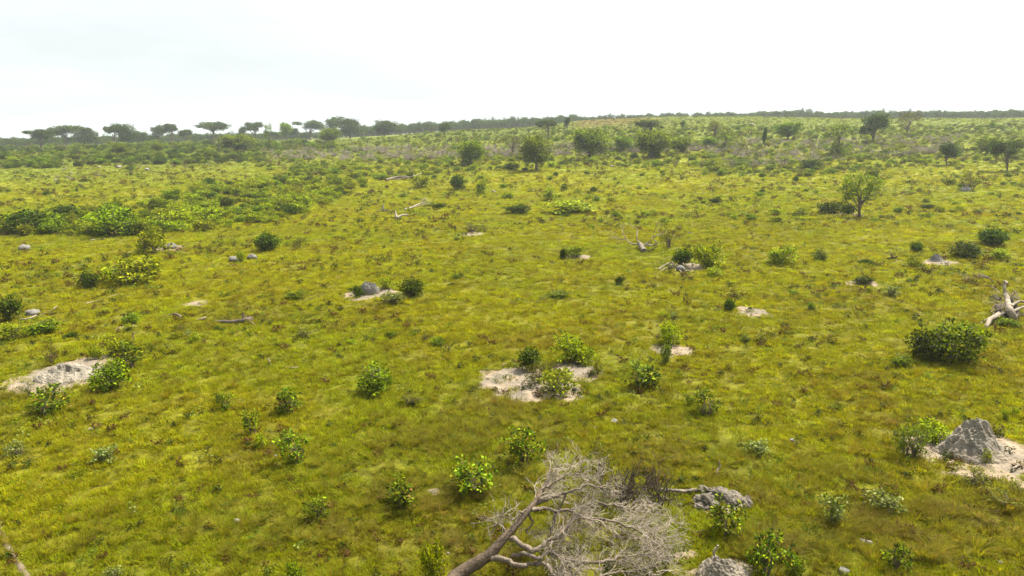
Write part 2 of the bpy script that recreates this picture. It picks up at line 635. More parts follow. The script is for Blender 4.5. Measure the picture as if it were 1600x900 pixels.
# narrow pale foot trail in the lower left corner
def build_trail():
    px = [(-30, 790), (-4, 812), (6, 838), (16, 862), (30, 882), (44, 905), (60, 940)]
    L = smooth_line([at(*p) for p in px], 8)
    mb = MB()
    tg = np.gradient(L, axis=0)
    s = np.stack([tg[:, 1], -tg[:, 0], np.zeros(len(tg))], 1)
    s /= np.linalg.norm(s, axis=1)[:, None]
    w = 0.07 + 0.09 * fbm(np.arange(len(L)) * 0.7, np.zeros(len(L)), 2)
    cols = []
    for k in (-1.0, -0.35, 0.35, 1.0):
        p = L + s * (w * k)[:, None]
        p[:, 2] = gh(p[:, 0], p[:, 1]) + (0.04 if abs(k) < 0.9 else -0.03) 
        cols.append(p)
    V = np.stack(cols, 1).reshape(-1, 3)
    F = [(i * 4 + j, i * 4 + j + 1, i * 4 + j + 5, i * 4 + j + 4) for i in range(len(L) - 1) for j in range(3)]
    mb.add(V, F, SANDC * 0.6)
    o = mb.build('path', SAND, smooth=True)
    tag(o, kind='structure')
    return L


TRAIL = build_trail()


# ------------------------------------------------------------------ scatter (stuff only)
def scatter(name, pts, rotz, tilt, scl, tint, protos, idx=None):
    me = bpy.data.meshes.new(name)
    n = len(pts)
    me.vertices.add(n); me.vertices.foreach_set('co', np.asarray(pts, np.float32).ravel())
    def put(nm, ty, arr, key):
        a = me.attributes.new(nm, ty, 'POINT')
        a.data.foreach_set(key, np.asarray(arr).ravel())
    rot = np.stack([rs.normal(0, tilt, n), rs.normal(0, tilt, n), rotz], 1).astype(np.float32)
    put('rot', 'FLOAT_VECTOR', rot, 'vector')
    put('scl', 'FLOAT_VECTOR', scl.astype(np.float32), 'vector')
    put('itint', 'FLOAT_COLOR', np.concatenate([tint, np.ones((n, 1))], 1).astype(np.float32), 'color')
    put('idx', 'INT', (rs.randint(0, len(protos), n) if idx is None else idx).astype(np.int32), 'value')
    coll = bpy.data.collections.new(name + '_kinds')
    for i, mesh in enumerate(protos):
        coll.objects.link(bpy.data.objects.new('%s_kind_%02d' % (name, i), mesh))
    g = bpy.data.node_groups.new(name, 'GeometryNodeTree')
    g.interface.new_socket('Geometry', in_out='INPUT', socket_type='NodeSocketGeometry')
    g.interface.new_socket('Geometry', in_out='OUTPUT', socket_type='NodeSocketGeometry')
    N, L = g.nodes, g.links
    gi, go = N.new('NodeGroupInput'), N.new('NodeGroupOutput')
    ci = N.new('GeometryNodeCollectionInfo')
    ci.inputs['Collection'].default_value = coll
    ci.inputs['Separate Children'].default_value = True
    ci.inputs['Reset Children'].default_value = True
    ip = N.new('GeometryNodeInstanceOnPoints')
    ip.inputs['Pick Instance'].default_value = True
    def attr(nm, ty):
        a = N.new('GeometryNodeInputNamedAttribute'); a.data_type = ty
        a.inputs['Name'].default_value = nm
        return a.outputs['Attribute']
    L.new(gi.outputs[0], ip.inputs['Points'])
    L.new(ci.outputs[0], ip.inputs['Instance'])
    L.new(attr('idx', 'INT'), ip.inputs['Instance Index'])
    er = N.new('FunctionNodeEulerToRotation')
    L.new(attr('rot', 'FLOAT_VECTOR'), er.inputs[0]); L.new(er.outputs[0], ip.inputs['Rotation'])
    L.new(attr('scl', 'FLOAT_VECTOR'), ip.inputs['Scale'])
    L.new(ip.outputs[0], go.inputs[0])
    o = bpy.data.objects.new(name, me); COL.objects.link(o)
    md = o.modifiers.new('scatter', 'NODES'); md.node_group = g
    return o


def tuft_mesh(name, seed, n=46, rad=0.17, hmin=0.05, hmax=0.2, w=0.007, lean=0.9, dry=0.12, comb=0.0):
    rr = np.random.RandomState(seed)
    mb = MB()
    a = rr.rand(n) * 6.283; q = np.sqrt(rr.rand(n)) * rad
    base = np.stack([np.cos(a) * q, np.sin(a) * q, np.full(n, -0.02)], 1)
    h = rr.uniform(hmin, hmax, n)
    la = a + rr.normal(0, 0.9, n)
    ln = np.stack([np.cos(la), np.sin(la), np.zeros(n)], 1) * (h * lean * rr.uniform(0.3, 1.3, n))[:, None]
    ln[:, 0] += comb * h
    sd = np.stack([-np.sin(la), np.cos(la), np.zeros(n)], 1) * (w * rr.uniform(0.7, 1.4, n))[:, None]
    mid = base + ln * 0.4 + np.stack([np.zeros(n), np.zeros(n), h * 0.65], 1)
    tip = base + ln * 1.15 + np.stack([np.zeros(n), np.zeros(n), h * 0.95], 1)
    V = np.stack([base - sd, base + sd, mid + sd * 0.8, mid - sd * 0.8, tip], 1).reshape(-1, 3)
    k = np.arange(n) * 5
    c = np.ones((n, 3)) * rr.uniform(0.7, 1.25, (n, 1))
    d = rr.rand(n) < dry
    c[d] *= np.array([1.25, 0.85, 2.5])
    mb.add(V, np.stack([k, k + 1, k + 2, k + 3], 1), c)
    mb.f.append(np.stack([k + 3, k + 2, k + 4], 1)); mb.c.append(c)
    return mb.mesh(name, GRASS)


def wedge_points(n, r0, r1, power, rr, half=R(40)):
    """random points in the view wedge, density falling with distance as r^-power"""
    e = 2 - power
    u = rr.rand(n)
    r = (r0 ** e + u * (r1 ** e - r0 ** e)) ** (1 / e)
    a = rr.uniform(-half, half, n)
    return r * np.sin(a), r * np.cos(a), r


def build_grass():
    rr = np.random.RandomState(3)
    tm = [tuft_mesh('grass_tuft', 100 + i, n=60, rad=0.16 + 0.04 * (i % 3), hmax=0.11 + 0.03 * (i % 3), dry=0.06 + 0.08 * (i % 2)) for i in range(6)]
    x, y, r = wedge_points(175000, 13, 420, 1.45, rr)
    m = sand_mask(x, y)
    keep = rr.rand(len(x)) > np.minimum(m * 1.1, 0.93)
    c0 = 0.65 * fbm(x / 0.38 + 11, y / 0.38 + 3, 2) + 0.35 * fbm(x / 1.7 + 41, y / 1.7 + 3, 2)
    keep &= rr.rand(len(x)) < np.clip((c0 - 0.34) / 0.18, 0.06, 1)
    tl = np.array(TRAIL)[:, :2]
    dmin = np.min(np.hypot(x[:, None] * (r[:, None] < 25) - tl[None, ::4, 0], y[:, None] - tl[None, ::4, 1]), axis=1)
    keep &= dmin > 0.2
    x, y, r = x[keep], y[keep], r[keep]
    lum = 0.72 + 0.5 * rr.rand(len(x))
    clump = 0.65 * fbm(x / 0.38 + 11, y / 0.38 + 3, 2) + 0.35 * fbm(x / 1.7 + 41, y / 1.7 + 3, 2)
    lum *= 0.78 + 0.42 * sstep(clump, 0.3, 0.7)
    s = np.clip((r / 16) ** 0.55, 1, 3.2)
    hh = np.clip((r / 22) ** 0.25, 1, 1.6) * (0.30 + 1.4 * clump) * rr.uniform(0.7, 1.3, len(x))
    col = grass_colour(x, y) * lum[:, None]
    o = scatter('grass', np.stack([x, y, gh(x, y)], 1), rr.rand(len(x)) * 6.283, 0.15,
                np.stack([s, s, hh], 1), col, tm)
    tag(o, 'short yellow-green pasture grass covering the whole plain', 'grass', kind='stuff')
    # longer bleached tussocks
    tm2 = [tuft_mesh('tussock_blades', 200 + i, n=90, rad=0.15, hmin=0.25, hmax=0.55, w=0.006, lean=0.95, dry=0.4, comb=0.35) for i in range(4)]
    x, y, r = wedge_points(6000, 13, 120, 1.6, rr)
    k = fbm(x / 4 + 55, y / 4 + 20, 3) > 0.50
    ex = []
    for (px, py, w_, n_) in [(640, 690, 120, 60), (720, 680, 160, 70), (1215, 850, 120, 30), (1310, 830, 70, 25), (1435, 800, 60, 16), (1440, 870, 70, 25),
                             (770, 660, 120, 40), (470, 820, 120, 40), (120, 625, 90, 20), (20, 620, 60, 20), (1250, 735, 70, 18), (1560, 790, 90, 30), (640, 780, 120, 40), (730, 770, 80, 25), (1180, 860, 80, 40), (540, 740, 160, 45)]:
        q = ground_hits(px + rr.normal(0, w_ * 0.35, n_), py + rr.normal(0, w_ * 0.13, n_))
        ex.append(q[:, :2])
    ex = np.concatenate(ex)
    x, y = np.concatenate([x[k], ex[:, 0]]), np.concatenate([y[k], ex[:, 1]])
    ok = (sand_mask(x, y) < 0.4)
    x, y = x[ok], y[ok]
    col = grass_colour(x, y) * rr.uniform(0.75, 1.1, (len(x), 1)) * np.array([0.95, 0.95, 2.2])
    o = scatter('long_grass', np.stack([x, y, gh(x, y)], 1), rr.normal(-0.6, 0.9, len(x)), 0.12,
                np.stack([np.ones(len(x))] * 3, 1) * rr.uniform(0.45, 1.0, (len(x), 1)), col, tm2)
    tag(o, 'longer bleached grass tussocks leaning among the short pasture', 'grass', kind='stuff')


build_grass()


def weed_mesh(name, seed, pal, n=40, w=0.22, h=0.25, size=0.08):
    rr = np.random.RandomState(seed)
    mb = MB()
    nst = 7
    st = rr.normal(0, 1, (nst, 3)) * np.array([w, w, 0]) * 0.6; st[:, 2] = h * rr.uniform(0.4, 1, nst)
    pos = st[rr.randint(0, nst, n)] * rr.uniform(0.4, 1.0, (n, 1)) + rr.normal(0, 0.03, (n, 3))
    pos[:, 2] = np.abs(pos[:, 2])
    add_leaves(mb, pos, size, palette(pal, n, rr), rr)
    return mb.mesh(name, LEAFI)


def build_weeds():
    rr = np.random.RandomState(21)
    dk = [(0.028, 0.042, 0.004, 3), (0.04, 0.026, 0.007, 1)]
    gr = [(0.075, 0.105, 0.005, 3), (0.04, 0.062, 0.005, 2)]
    bw = [(0.06, 0.026, 0.009, 2), (0.085, 0.052, 0.01, 1)]
    pa = [(0.22, 0.25, 0.07, 2), (0.11, 0.14, 0.015, 3)]
    protos = [weed_mesh('weed', 1, dk, 50, 0.24, 0.26, 0.09), weed_mesh('weed', 2, dk, 34, 0.15, 0.3), weed_mesh('weed', 3, gr), weed_mesh('weed', 4, gr, 30, 0.3, 0.2),
              weed_mesh('weed', 5, bw, 44, 0.22, 0.27, 0.10), weed_mesh('weed', 6, pa, 24, 0.18, 0.25, 0.09)]
    x, y, r = wedge_points(26000, 14, 400, 1.25, rr)
    k = fbm(x / 11 + 5, y / 11 + 2, 3) + rr.normal(0, 0.12, len(x)) > 0.46
    x, y, r = x[k], y[k], r[k]
    s = np.clip((r / 34) ** 0.55, 0.75, 2.8) * (0.45 + 1.1 * rr.rand(len(x)) ** 2.0)
    idx = rr.choice(6, len(x), p=[0.20, 0.12, 0.19, 0.15, 0.28, 0.06])
    o = scatter('weeds', np.stack([x, y, gh(x, y)], 1), rr.rand(len(x)) * 6.283, 0.1, np.stack([s, s, s * 0.9], 1),
                np.ones((len(x), 3)), protos, idx)
    tag(o, 'low dark, green and reddish weeds dotted through the grass', 'weeds', kind='stuff')


build_weeds()

# ------------------------------------------------------------------ woody plants
G_DARK = [(0.042, 0.070, 0.001, 5), (0.105, 0.148, 0.002, 2), (0.012, 0.021, 0.001, 3)]  # near-black entries in these palettes paint foliage shade into random leaves
G_MID = [(0.105, 0.155, 0.001, 5), (0.190, 0.240, 0.002, 3), (0.022, 0.036, 0.001, 3)]
G_BRIGHT = [(0.210, 0.255, 0.002, 4), (0.290, 0.315, 0.004, 3), (0.048, 0.074, 0.001, 3)]
G_YEL = [(0.220, 0.225, 0.004, 3), (0.145, 0.170, 0.004, 3), (0.065, 0.085, 0.003, 2)]
G_ORG = [(0.090, 0.145, 0.003, 4), (0.022, 0.040, 0.002, 5), (0.190, 0.160, 0.008, 1.2), (0.140, 0.075, 0.015, 0.6), (0.20, 0.25, 0.006, 2.5)]  # heavily weighted dark green entry paints bush shade into the leaf colour
G_PALE = [(0.210, 0.240, 0.080, 3), (0.100, 0.130, 0.012, 3), (0.055, 0.075, 0.008, 2)]
G_OLV = [(0.100, 0.105, 0.005, 4), (0.060, 0.064, 0.005, 3), (0.110, 0.080, 0.010, 1)]
G_TREE = [(0.120, 0.175, 0.001, 5), (0.215, 0.265, 0.002, 2.5), (0.022, 0.038, 0.001, 3)]
G_FAR = [(0.036, 0.066, 0.003, 5), (0.070, 0.100, 0.004, 2), (0.013, 0.024, 0.002, 2)]
BARKC = np.array([0.115, 0.085, 0.06])


def plant(seed, env, trunk_h, trunk_r, n_limbs, n_clumps, clump_r, per, leaf, pal, stems=1, spread=0.15,
          sides=6, hollow=0.45, wood=BARKC, twig_r=None, aspect=0.5, bend=0.12, limbf=0.8, zig=0.0):
    """returns (wood MB, leaf MB) in metres, base at the origin. env: list of ellipsoids (cx,cy,cz,rx,ry,rz)"""
    rr = np.random.RandomState(seed)
    wm, lm = MB(), MB()
    env = np.array(env, float)
    vol = (env[:, 3] * env[:, 4] * env[:, 5]); vol = vol / vol.sum()
    limbs = []
    H = (env[:, 2] + env[:, 5]).max()
    roots = []
    for s in range(stems):
        a = rr.rand() * 6.283
        b = np.array([math.cos(a), math.sin(a), 0]) * spread * rr.rand() * (stems > 1)
        top = b + np.array([rr.normal(0, bend), rr.normal(0, bend), 1.0]) * trunk_h
        if stems > 1: top[:2] *= 1.6
        pts = smooth_line([b - np.array([0, 0, 0.08 * H * 0.5]), b * 0.7 + top * 0.3 + rr.normal(0, bend * 0.15 * trunk_h, 3), top], 4)
        r = np.linspace(trunk_r * 1.25, trunk_r * 0.8, len(pts)); r[:2] *= 1.25
        tube(wm, pts, r, wood, sides, 0.15, rr)
        roots.append((pts, trunk_r * 0.8))
    nodes, nrad = [], []
    for l in range(n_limbs):
        e = env[rr.choice(len(env), p=vol)]
        d = rr.normal(0, 1, 3); d /= np.linalg.norm(d); d[2] = abs(d[2]) * 0.7 + 0.05
        end = e[:3] + d * e[3:6] * limbf * rr.uniform(0.6, 1.0)
        pts0, r0 = roots[rr.randint(len(roots))]
        k = rr.randint(max(1, len(pts0) // 2), len(pts0))
        st = pts0[k]
        m1 = st * 0.65 + end * 0.35 + np.array([0, 0, 0.10 * (end[2] - st[2])]) + rr.normal(0, 0.06 + zig, 3) * np.linalg.norm(end - st)
        m2 = st * 0.3 + end * 0.7 + rr.normal(0, 0.06 + zig, 3) * np.linalg.norm(end - st)
        pts = smooth_line([st, m1, m2, end], 3)
        tube(wm, pts, np.linspace(r0 * 0.72, r0 * 0.16, len(pts)), wood, max(4, sides - 1), 0.1, rr, cap=False)
        nodes.append(pts[2:]); nrad.append(np.linspace(r0 * 0.6, r0 * 0.16, len(pts))[2:])
    nodes = np.concatenate(nodes); nrad = np.concatenate(nrad)
    # clumps, biased to the outside of the envelope
    tw = twig_r or trunk_r * 0.12
    cen = []
    while len(cen) < n_clumps:
        e = env[rr.choice(len(env), p=vol)]
        d = rr.normal(0, 1, 3); d /= np.linalg.norm(d)
        q = (hollow + (1 - hollow) * rr.rand() ** 0.6) * (1.28 if rr.rand() < 0.12 else 1.0)
        p = e[:3] + d * e[3:6] * q
        if p[2] < 0.02: continue
        cen.append(p)
    cen = np.array(cen)
    cb = rr.uniform(0.72, 1.25, n_clumps)
    for i, c in enumerate(cen):
        j = np.argmin(np.linalg.norm(nodes - c, axis=1) + 0.3 * np.maximum(0, nodes[:, 2] - c[2]))
        st = nodes[j]
        mid = (st + c) / 2 + rr.normal(0, 0.08, 3) * np.linalg.norm(c - st)
        tube(wm, [st, mid, c], [min(nrad[j] * 0.6, tw * 2.2), tw * 1.4, tw * 0.7], wood, 3, cap=False)
        n = max(3, int(per * rr.uniform(0.6, 1.4)))
        o = rr.normal(0, 1, (n, 3)); o /= np.linalg.norm(o, axis=1)[:, None]
        q = rr.rand(n, 1) ** 0.45
        pos = c + o * q * clump_r * np.array([1, 1, 0.7])
        pos[:, 2] = np.maximum(pos[:, 2], 0.01 * H)
        col = palette(pal, n, rr) * cb[i]
        add_leaves(lm, pos, leaf, col, rr, aspect=aspect, dirs=o)
    return wm, lm


# kinds of shrub: meshes about 1 m high and 1.2 m wide, scaled to the photo
def shrub_kind(seed, pal, dense=1.0, leaf=0.075, flat=1.0, leggy=False, upright=False, fine=False):
    rr = np.random.RandomState(seed + 900)
    env = []
    nb = 5 if not leggy else 4
    for i in range(nb):
        a = rr.rand() * 6.283
        q = rr.uniform(0.1, 0.34)
        zc = rr.uniform(0.35, 0.68) if not leggy else rr.uniform(0.45, 0.8)
        rad = rr.uniform(0.16, 0.30) if not leggy else rr.uniform(0.1, 0.2)
        env.append((math.cos(a) * q, math.sin(a) * q, zc, rad * 1.15, rad * 1.15, min(rad, 1.0 - zc)))
    env.append((0, 0, 0.34, 0.46, 0.46, 0.32) if not leggy else (0.05, 0, 0.4, 0.36, 0.36, 0.28))
    if upright:
        env = [(0, 0, 0.5, 0.42, 0.42, 0.45)]
    return plant(seed, env, 0.16 if not leggy else 0.3, 0.022, 11 if not upright else 20, int((64 if not leggy else 34) * dense), 0.115, 21 if not fine else 26,
                 leaf, pal, stems=5, spread=0.16, sides=4, hollow=0.35, twig_r=0.006, aspect=0.55)


KIND = {}


def reg(name, builder, n=2):
    KIND[name] = []
    for i in range(n):
        wm, lm = builder(i)
        V = np.concatenate(lm.v)
        q = np.percentile(V, 98.5, axis=0) - np.percentile(V, 1.5, axis=0)
        KIND[name].append((wm.mesh(name + '_stems', BARK), lm.mesh(name + '_foliage', LEAF), wm, lm, (q[0] if name in ('lone', 'storey') else max(q[0], q[1])) * 1.10, np.percentile(V[:, 2], 99.5) * 1.02))


reg('dark', lambda i: shrub_kind(10 + i, G_DARK, 1.6, 0.085), 3)
reg('mid', lambda i: shrub_kind(20 + i, G_MID, 1.2, 0.085), 3)
reg('bright', lambda i: shrub_kind(30 + i, G_BRIGHT, 1.0, 0.085), 3)
reg('yellow', lambda i: shrub_kind(40 + i, G_YEL, 0.75, 0.08), 2)
reg('orange', lambda i: shrub_kind(50 + i, G_ORG, 0.9, 0.088, leggy=True), 4)
reg('pale', lambda i: shrub_kind(60 + i, G_PALE, 0.6, 0.10, leggy=True), 2)
reg('olive', lambda i: shrub_kind(70 + i, G_OLV, 0.6, 0.06, leggy=True, fine=True), 3)
reg('upright', lambda i: shrub_kind(80 + i, G_OLV[:2] + G_MID[:1], 1.0, 0.06, upright=True), 1)
count = {}


def put_plant(kind, px, py, wpx, hpx, label, cat='shrub', name=None, group=None, rz=None, parts=True, sink=0.03, var=None, width_ref=1.05, height_ref=0.98):
    p = at(px, py)
    h = max(0.12, height_for(p, py - hpx)) if hpx > 0 else 1.0
    w = wpx * mpp(p)
    vs = KIND[kind]
    i = count.get(kind, 0); count[kind] = i + 1
    st, fo, _, _, width_ref, height_ref = vs[(i if var is None else var) % len(vs)]
    e = empty(name or 'shrub', (p.x, p.y, p.z - sink), rs.rand() * 6.283 if rz is None else rz)
    e.scale = (w / width_ref, w / width_ref, (h + sink) / height_ref)
    a = bpy.data.objects.new('stem', st); a.parent = e; COL.objects.link(a)
    b = bpy.data.objects.new('foliage', fo); b.parent = e; COL.objects.link(b)
    tag(e, label, cat, group)
    return e


# (kind, px, py of the foot, width px, height px, label)
SHRUBS = [
    ('bright', 680, 915, 46, 72, 'tall leafy shrub at the bottom edge just left of the dead tree trunk'),
    ('mid', 463, 912, 36, 30, 'dark green leaf tips at the bottom edge, left of the tall leafy shrub'),
    ('yellow', 308, 912, 44, 30, 'bright yellow-green shrub tip at the bottom left edge'),
    ('pale', 176, 904, 30, 20, 'small straw-coloured plant at the bottom left edge'),
    ('orange', 628, 796, 50, 50, 'orange-tipped leafy shrub in grass left of the dead tree'),
    ('orange', 742, 772, 70, 50, 'scraggly wide shrub immediately above left of the dead tree twigs'),
    ('orange', 498, 812, 46, 34, 'low shrub with brown dying leaves on its left side'),
    ('orange', 463, 722, 52, 52, 'yellow-topped shrub casting a dark shadow to its left'),
    ('orange', 452, 646, 42, 44, 'upright glossy shrub above the yellow-topped one'),
    ('orange', 393, 678, 30, 36, 'narrow leggy shrub left of the yellow-topped shrub'),
    ('bright', 410, 700, 22, 22, 'small bright clump touching the yellow-topped shrub'),
    ('orange', 350, 641, 34, 28, 'lone leggy shrub in open grass on the left'),
    ('mid', 586, 614, 60, 46, 'dense dark shrub with bright yellow right side, left of the central sand'),
    ('orange', 75, 646, 60, 42, 'orange-flecked shrub just below the holed mound'),
    ('olive', 44, 615, 28, 24, 'small brownish shrub on the left end of the holed mound'),
    ('mid', 172, 608, 56, 42, 'dense green shrub at the right foot of the holed mound'),
    ('orange', 204, 574, 48, 44, 'dark shrub with yellow crown up right of the holed mound'),
    ('bright', 183, 556, 36, 30, 'sparse light shrub behind the yellow-crowned one'),
    ('bright', 150, 562, 20, 22, 'small green shrub directly behind the holed mound'),
    ('olive', 82, 570, 30, 34, 'thin olive shrub on the top edge of the holed mound'),
    ('pale', 166, 720, 44, 22, 'low pale-leaved plant, right of the pair on the left grass'),
    ('pale', 30, 710, 36, 20, 'low pale-leaved plant near the left edge'),
    ('orange', 816, 725, 62, 54, 'tall shrub with yellow tips right above the dead tree crown'),
    ('olive', 942, 738, 52, 46, 'thin half-bare shrub behind the dead tree twigs'),
    ('pale', 1298, 822, 46, 52, 'white-tipped upright shrub above drooping grass'),
    ('pale', 1378, 796, 58, 32, 'wide low white-tipped plant right of the upright one'),
    ('orange', 1400, 892, 52, 44, 'red-topped shrub near the bottom right'),
    ('pale', 1180, 710, 44, 22, 'small fern-like whitish plant alone in short grass'),
    ('upright', 1420, 712, 54, 58, 'brushy shrub of upright stems left of the tall pointed mound'),
    ('bright', 1462, 692, 50, 34, 'light green shrub between brushy shrub and pointed mound'),
    ('yellow', 1541, 724, 20, 24, 'small yellow-green bush growing on the sand of the pointed mound'),
    ('olive', 1516, 752, 60, 26, 'low green scrub on the lower rim of the pointed mound sand'),
    ('dark', 1452, 562, 64, 46, 'left half of the large dark bush on the right, lower and rounder'),
    ('mid', 1496, 566, 86, 62, 'right half of the large dark bush on the right, the taller part'),
    ('mid', 1406, 572, 32, 20, 'low leafy plant at the left foot of the large dark bush'),
    ('orange', 1104, 650, 46, 40, 'dark and yellow shrub with its shadow, right of centre'),
    ('mid', 1078, 636, 16, 16, 'tiny green tuft left of the dark and yellow shrub'),
    ('orange', 1006, 606, 56, 40, 'wide shrub with brown leaves right of the central sand'),
    ('mid', 1040, 568, 18, 30, 'small dark shrub standing on the bare soil above the brown-leaved one'),
    ('bright', 893, 566, 52, 46, 'light leafy shrub on the top edge of the central sand'),
    ('bright', 916, 570, 36, 30, 'yellowish shrub leaning right of the light leafy one'),
    ('bright', 1048, 540, 36, 36, 'light green shrub rising above small bare soil'),
    ('dark', 830, 578, 40, 36, 'dark green shrub at the notch of the central sand'),
    ('yellow', 868, 614, 66, 44, 'yellow-green shrub in the middle of the central sand'),
    ('olive', 842, 600, 46, 36, 'olive shrub between dark and yellow shrubs on the central sand'),
    ('yellow', 933, 586, 22, 26, 'small shrub at the right end of the central sand'),
    ('dark', 1140, 486, 18, 20, 'small dark upright shrub left of the oval sand patch'),
    ('dark', 644, 464, 42, 28, 'compact dark shrub right of the domed grey mound'),
    ('bright', 603, 452, 24, 20, 'light shrub directly behind the domed grey mound'),
    ('pale', 610, 474, 40, 20, 'pale mixed scrub below the domed grey mound'),
    ('dark', 560, 464, 17, 18, 'tiny dark shrub at the left of the domed grey mound'),
    ('dark', 422, 391, 38, 28, 'rounded dark bush standing alone in the middle left'),
    ('olive', 466, 389, 26, 20, 'sparse olive shrub right of the rounded dark bush'),
    ('bright', 238, 396, 48, 42, 'tall light shrub beside grey stone below the hedge belt'),
    ('dark', 142, 450, 30, 26, 'dark left end of the wide light shrub group'),
    ('bright', 214, 444, 76, 42, 'wide bright shrub, biggest of its group in the left field'),
    ('bright', 178, 440, 40, 26, 'middle shrub of the group in the left field'),
    ('mid', 66, 521, 46, 24, 'low wide green shrub below the stone near the left edge'),
    ('dark', 14, 500, 36, 36, 'dark shrub at the left edge beside the stone'),
    ('yellow', 18, 532, 52, 32, 'yellowish bushy shrub at the left edge'),
    ('mid', 205, 507, 26, 18, 'small fresh green shrub on bare soil'),
    ('bright', 377, 411, 15, 20, 'small light shrub between two grey stones'),
    ('bright', 860, 313, 25, 21, 'round isolated light bush in the centre distance'),
    ('olive', 738, 363, 50, 18, 'low brownish shrub spreading beside bare soil'),
    ('mid', 895, 403, 34, 18, 'low shrub beside thin bare strip in the centre'),
    ('dark', 879, 406, 10, 18, 'thin dark shrub left of the low central shrub'),
    ('dark', 808, 334, 42, 15, 'low dark shrub at the left of a light patch in the centre'),
    ('bright', 892, 332, 80, 20, 'wide light shrub patch in the centre distance'),
    ('olive', 1045, 388, 32, 40, 'thin spindly shrub right of the curly dead branches'),
    ('dark', 1064, 416, 30, 28, 'dense dark shrub behind the grey stump'),
    ('bright', 1108, 420, 56, 42, 'large light shrub right of the grey stump'),
    ('bright', 1118, 432, 30, 14, 'low light shrub in front of the larger light one'),
    ('bright', 1220, 412, 44, 30, 'light shrub to the right of the grey stump group'),
    ('mid', 1281, 408, 27, 21, 'round green shrub in the right middle'),
    ('bright', 1252, 337, 28, 14, 'low light shrub left of the lone tree'),
    ('dark', 1300, 334, 36, 18, 'low dark bush at the left foot of the lone tree'),
    ('dark', 1326, 336, 26, 18, 'low dark bush touching the trunk of the lone tree'),
    ('dark', 1508, 403, 46, 24, 'wide dark shrub near the right edge, in line with the grey mound'),
    ('dark', 1549, 382, 44, 26, 'leggy dark shrub near the right edge above the others'),
    ('bright', 1560, 405, 30, 18, 'small light shrub near the right edge'),
    ('yellow', 1426, 418, 28, 24, 'yellow shrub left of the small grey mound on the right'),
    ('dark', 1432, 394, 20, 16, 'dark sprig up left of the small grey mound on the right'),
    ('pale', 1396, 463, 30, 18, 'pale speckled low shrub in the right field'),
    ('dark', 1348, 444, 28, 13, 'low dark shrub above the thin bare strip on the right'),
    ('yellow', 1358, 457, 11, 10, 'tiny yellow tuft below the thin bare strip on the right'),
    ('mid', 1268, 485, 13, 13, 'tiny green tuft right of the oval sand patch'),
    ('dark', 715, 296, 24, 24, 'dark shrub in front of the far centre trees'),
    ('bright', 752, 303, 18, 24, 'narrow light shrub right of the far centre dark one'),
    ('bright', 657, 293, 34, 20, 'light shrub left of the far centre dark one'),
    ('dark', 800, 266, 24, 12, 'low dark shrub at the foot of the leaning leafy tree'),
    ('dark', 54, 364, 66, 36, 'large dark bush at the left end of the hedge belt'),
    ('mid', 186, 368, 74, 42, 'big shrub, the largest in the front row of the hedge belt'),
    ('dark', 326, 292, 24, 14, 'small dark bush above the hedge belt'),
    ('olive', 1512, 298, 42, 28, 'spiky shrub on a grey mound in the right distance'),
    ('dark', 1265, 264, 36, 16, 'dark low bush beyond the lone tree'),
    ('dark', 1243, 284, 10, 9, 'tiny dark round bush left beyond the lone tree'),
    ('mid', 1361, 278, 22, 18, 'green bush right behind the lone tree crown'),
    ('olive', 480, 527, 36, 20, 'sparse weedy shrub in open grass, centre left'),
    ('olive', 1566, 795, 66, 26, 'scruffy brownish shrub near the right edge'),
    ('mid', 1576, 512, 32, 15, 'low green plant below the uprooted white stump'),
    ('olive', 645, 632, 42, 18, 'flat pale scrub with dark base right of the dense yellow-sided shrub'),
    ('dark', 966, 445, 12, 13, 'tiny dark tuft in the middle of the field'),
    ('orange', 1135, 836, 62, 50, 'shrub with brown stems in front of the clay rubble'),
    ('orange', 1196, 897, 70, 68, 'leggy shrub with yellow leaves beside the bottom sand mound'),
    ('mid', 1242, 900, 36, 30, 'dark leafy sprig at the bottom edge right of the leggy shrub'),
    ('olive', 1580, 770, 40, 22, 'thin scrub at the right edge above the scruffy shrub'),
    ('mid', 870, 466, 36, 14, 'low green shrub above the middle of the field'),
    ('olive', 848, 471, 24, 10, 'low brown shrub left of the low green one mid-field'),
    ('mid', 460, 466, 36, 12, 'low weedy clump left of the domed grey mound'),
    ('bright', 1450, 592, 14, 10, 'tiny plant below the large dark bush'),
    ('mid', 1410, 700, 14, 12, 'tiny sprig left of the brushy shrub'),
    ('bright', 1570, 656, 14, 18, 'tiny bright sapling right behind the pointed mound'),
    ('bright', 1585, 650, 14, 14, 'tiny yellow leaf rosette at the right edge behind the pointed mound'),
]
for s in SHRUBS:
    put_plant(*s[:5], s[5])

# ------------------------------------------------------------------ trees
def tree_round(i, pal=None):
    rr = np.random.RandomState(300 + i)
    env = [(rr.uniform(-0.28, 0.28), rr.uniform(-0.28, 0.28), rr.uniform(0.35, 0.78), 0.26, 0.26, 0.19) for k in range(6)] + [(0, 0, 0.48, 0.42, 0.42, 0.32)]
    return plant(300 + i, env, 0.25, 0.034, 12, 240, 0.09, 30, 0.05, pal or (G_TREE if i != 1 else G_MID), sides=7, hollow=0.3, twig_r=0.004)


def tree_flat(i):
    rr = np.random.RandomState(330 + i)
    env = [(rr.uniform(-0.33, 0.33), rr.uniform(-0.28, 0.28), rr.uniform(0.60, 0.90), rr.uniform(0.13, 0.28), rr.uniform(0.13, 0.28), rr.uniform(0.06, 0.13)) for k in range(6 + i % 3)] + [(rr.uniform(-.15, .15), 0, 0.80, 0.30, 0.30, 0.12)]
    return plant(330 + i, env, 0.5, 0.028, 11, 170, 0.085, 22, 0.055, G_FAR, sides=5, hollow=0.25, twig_r=0.005, limbf=0.9)


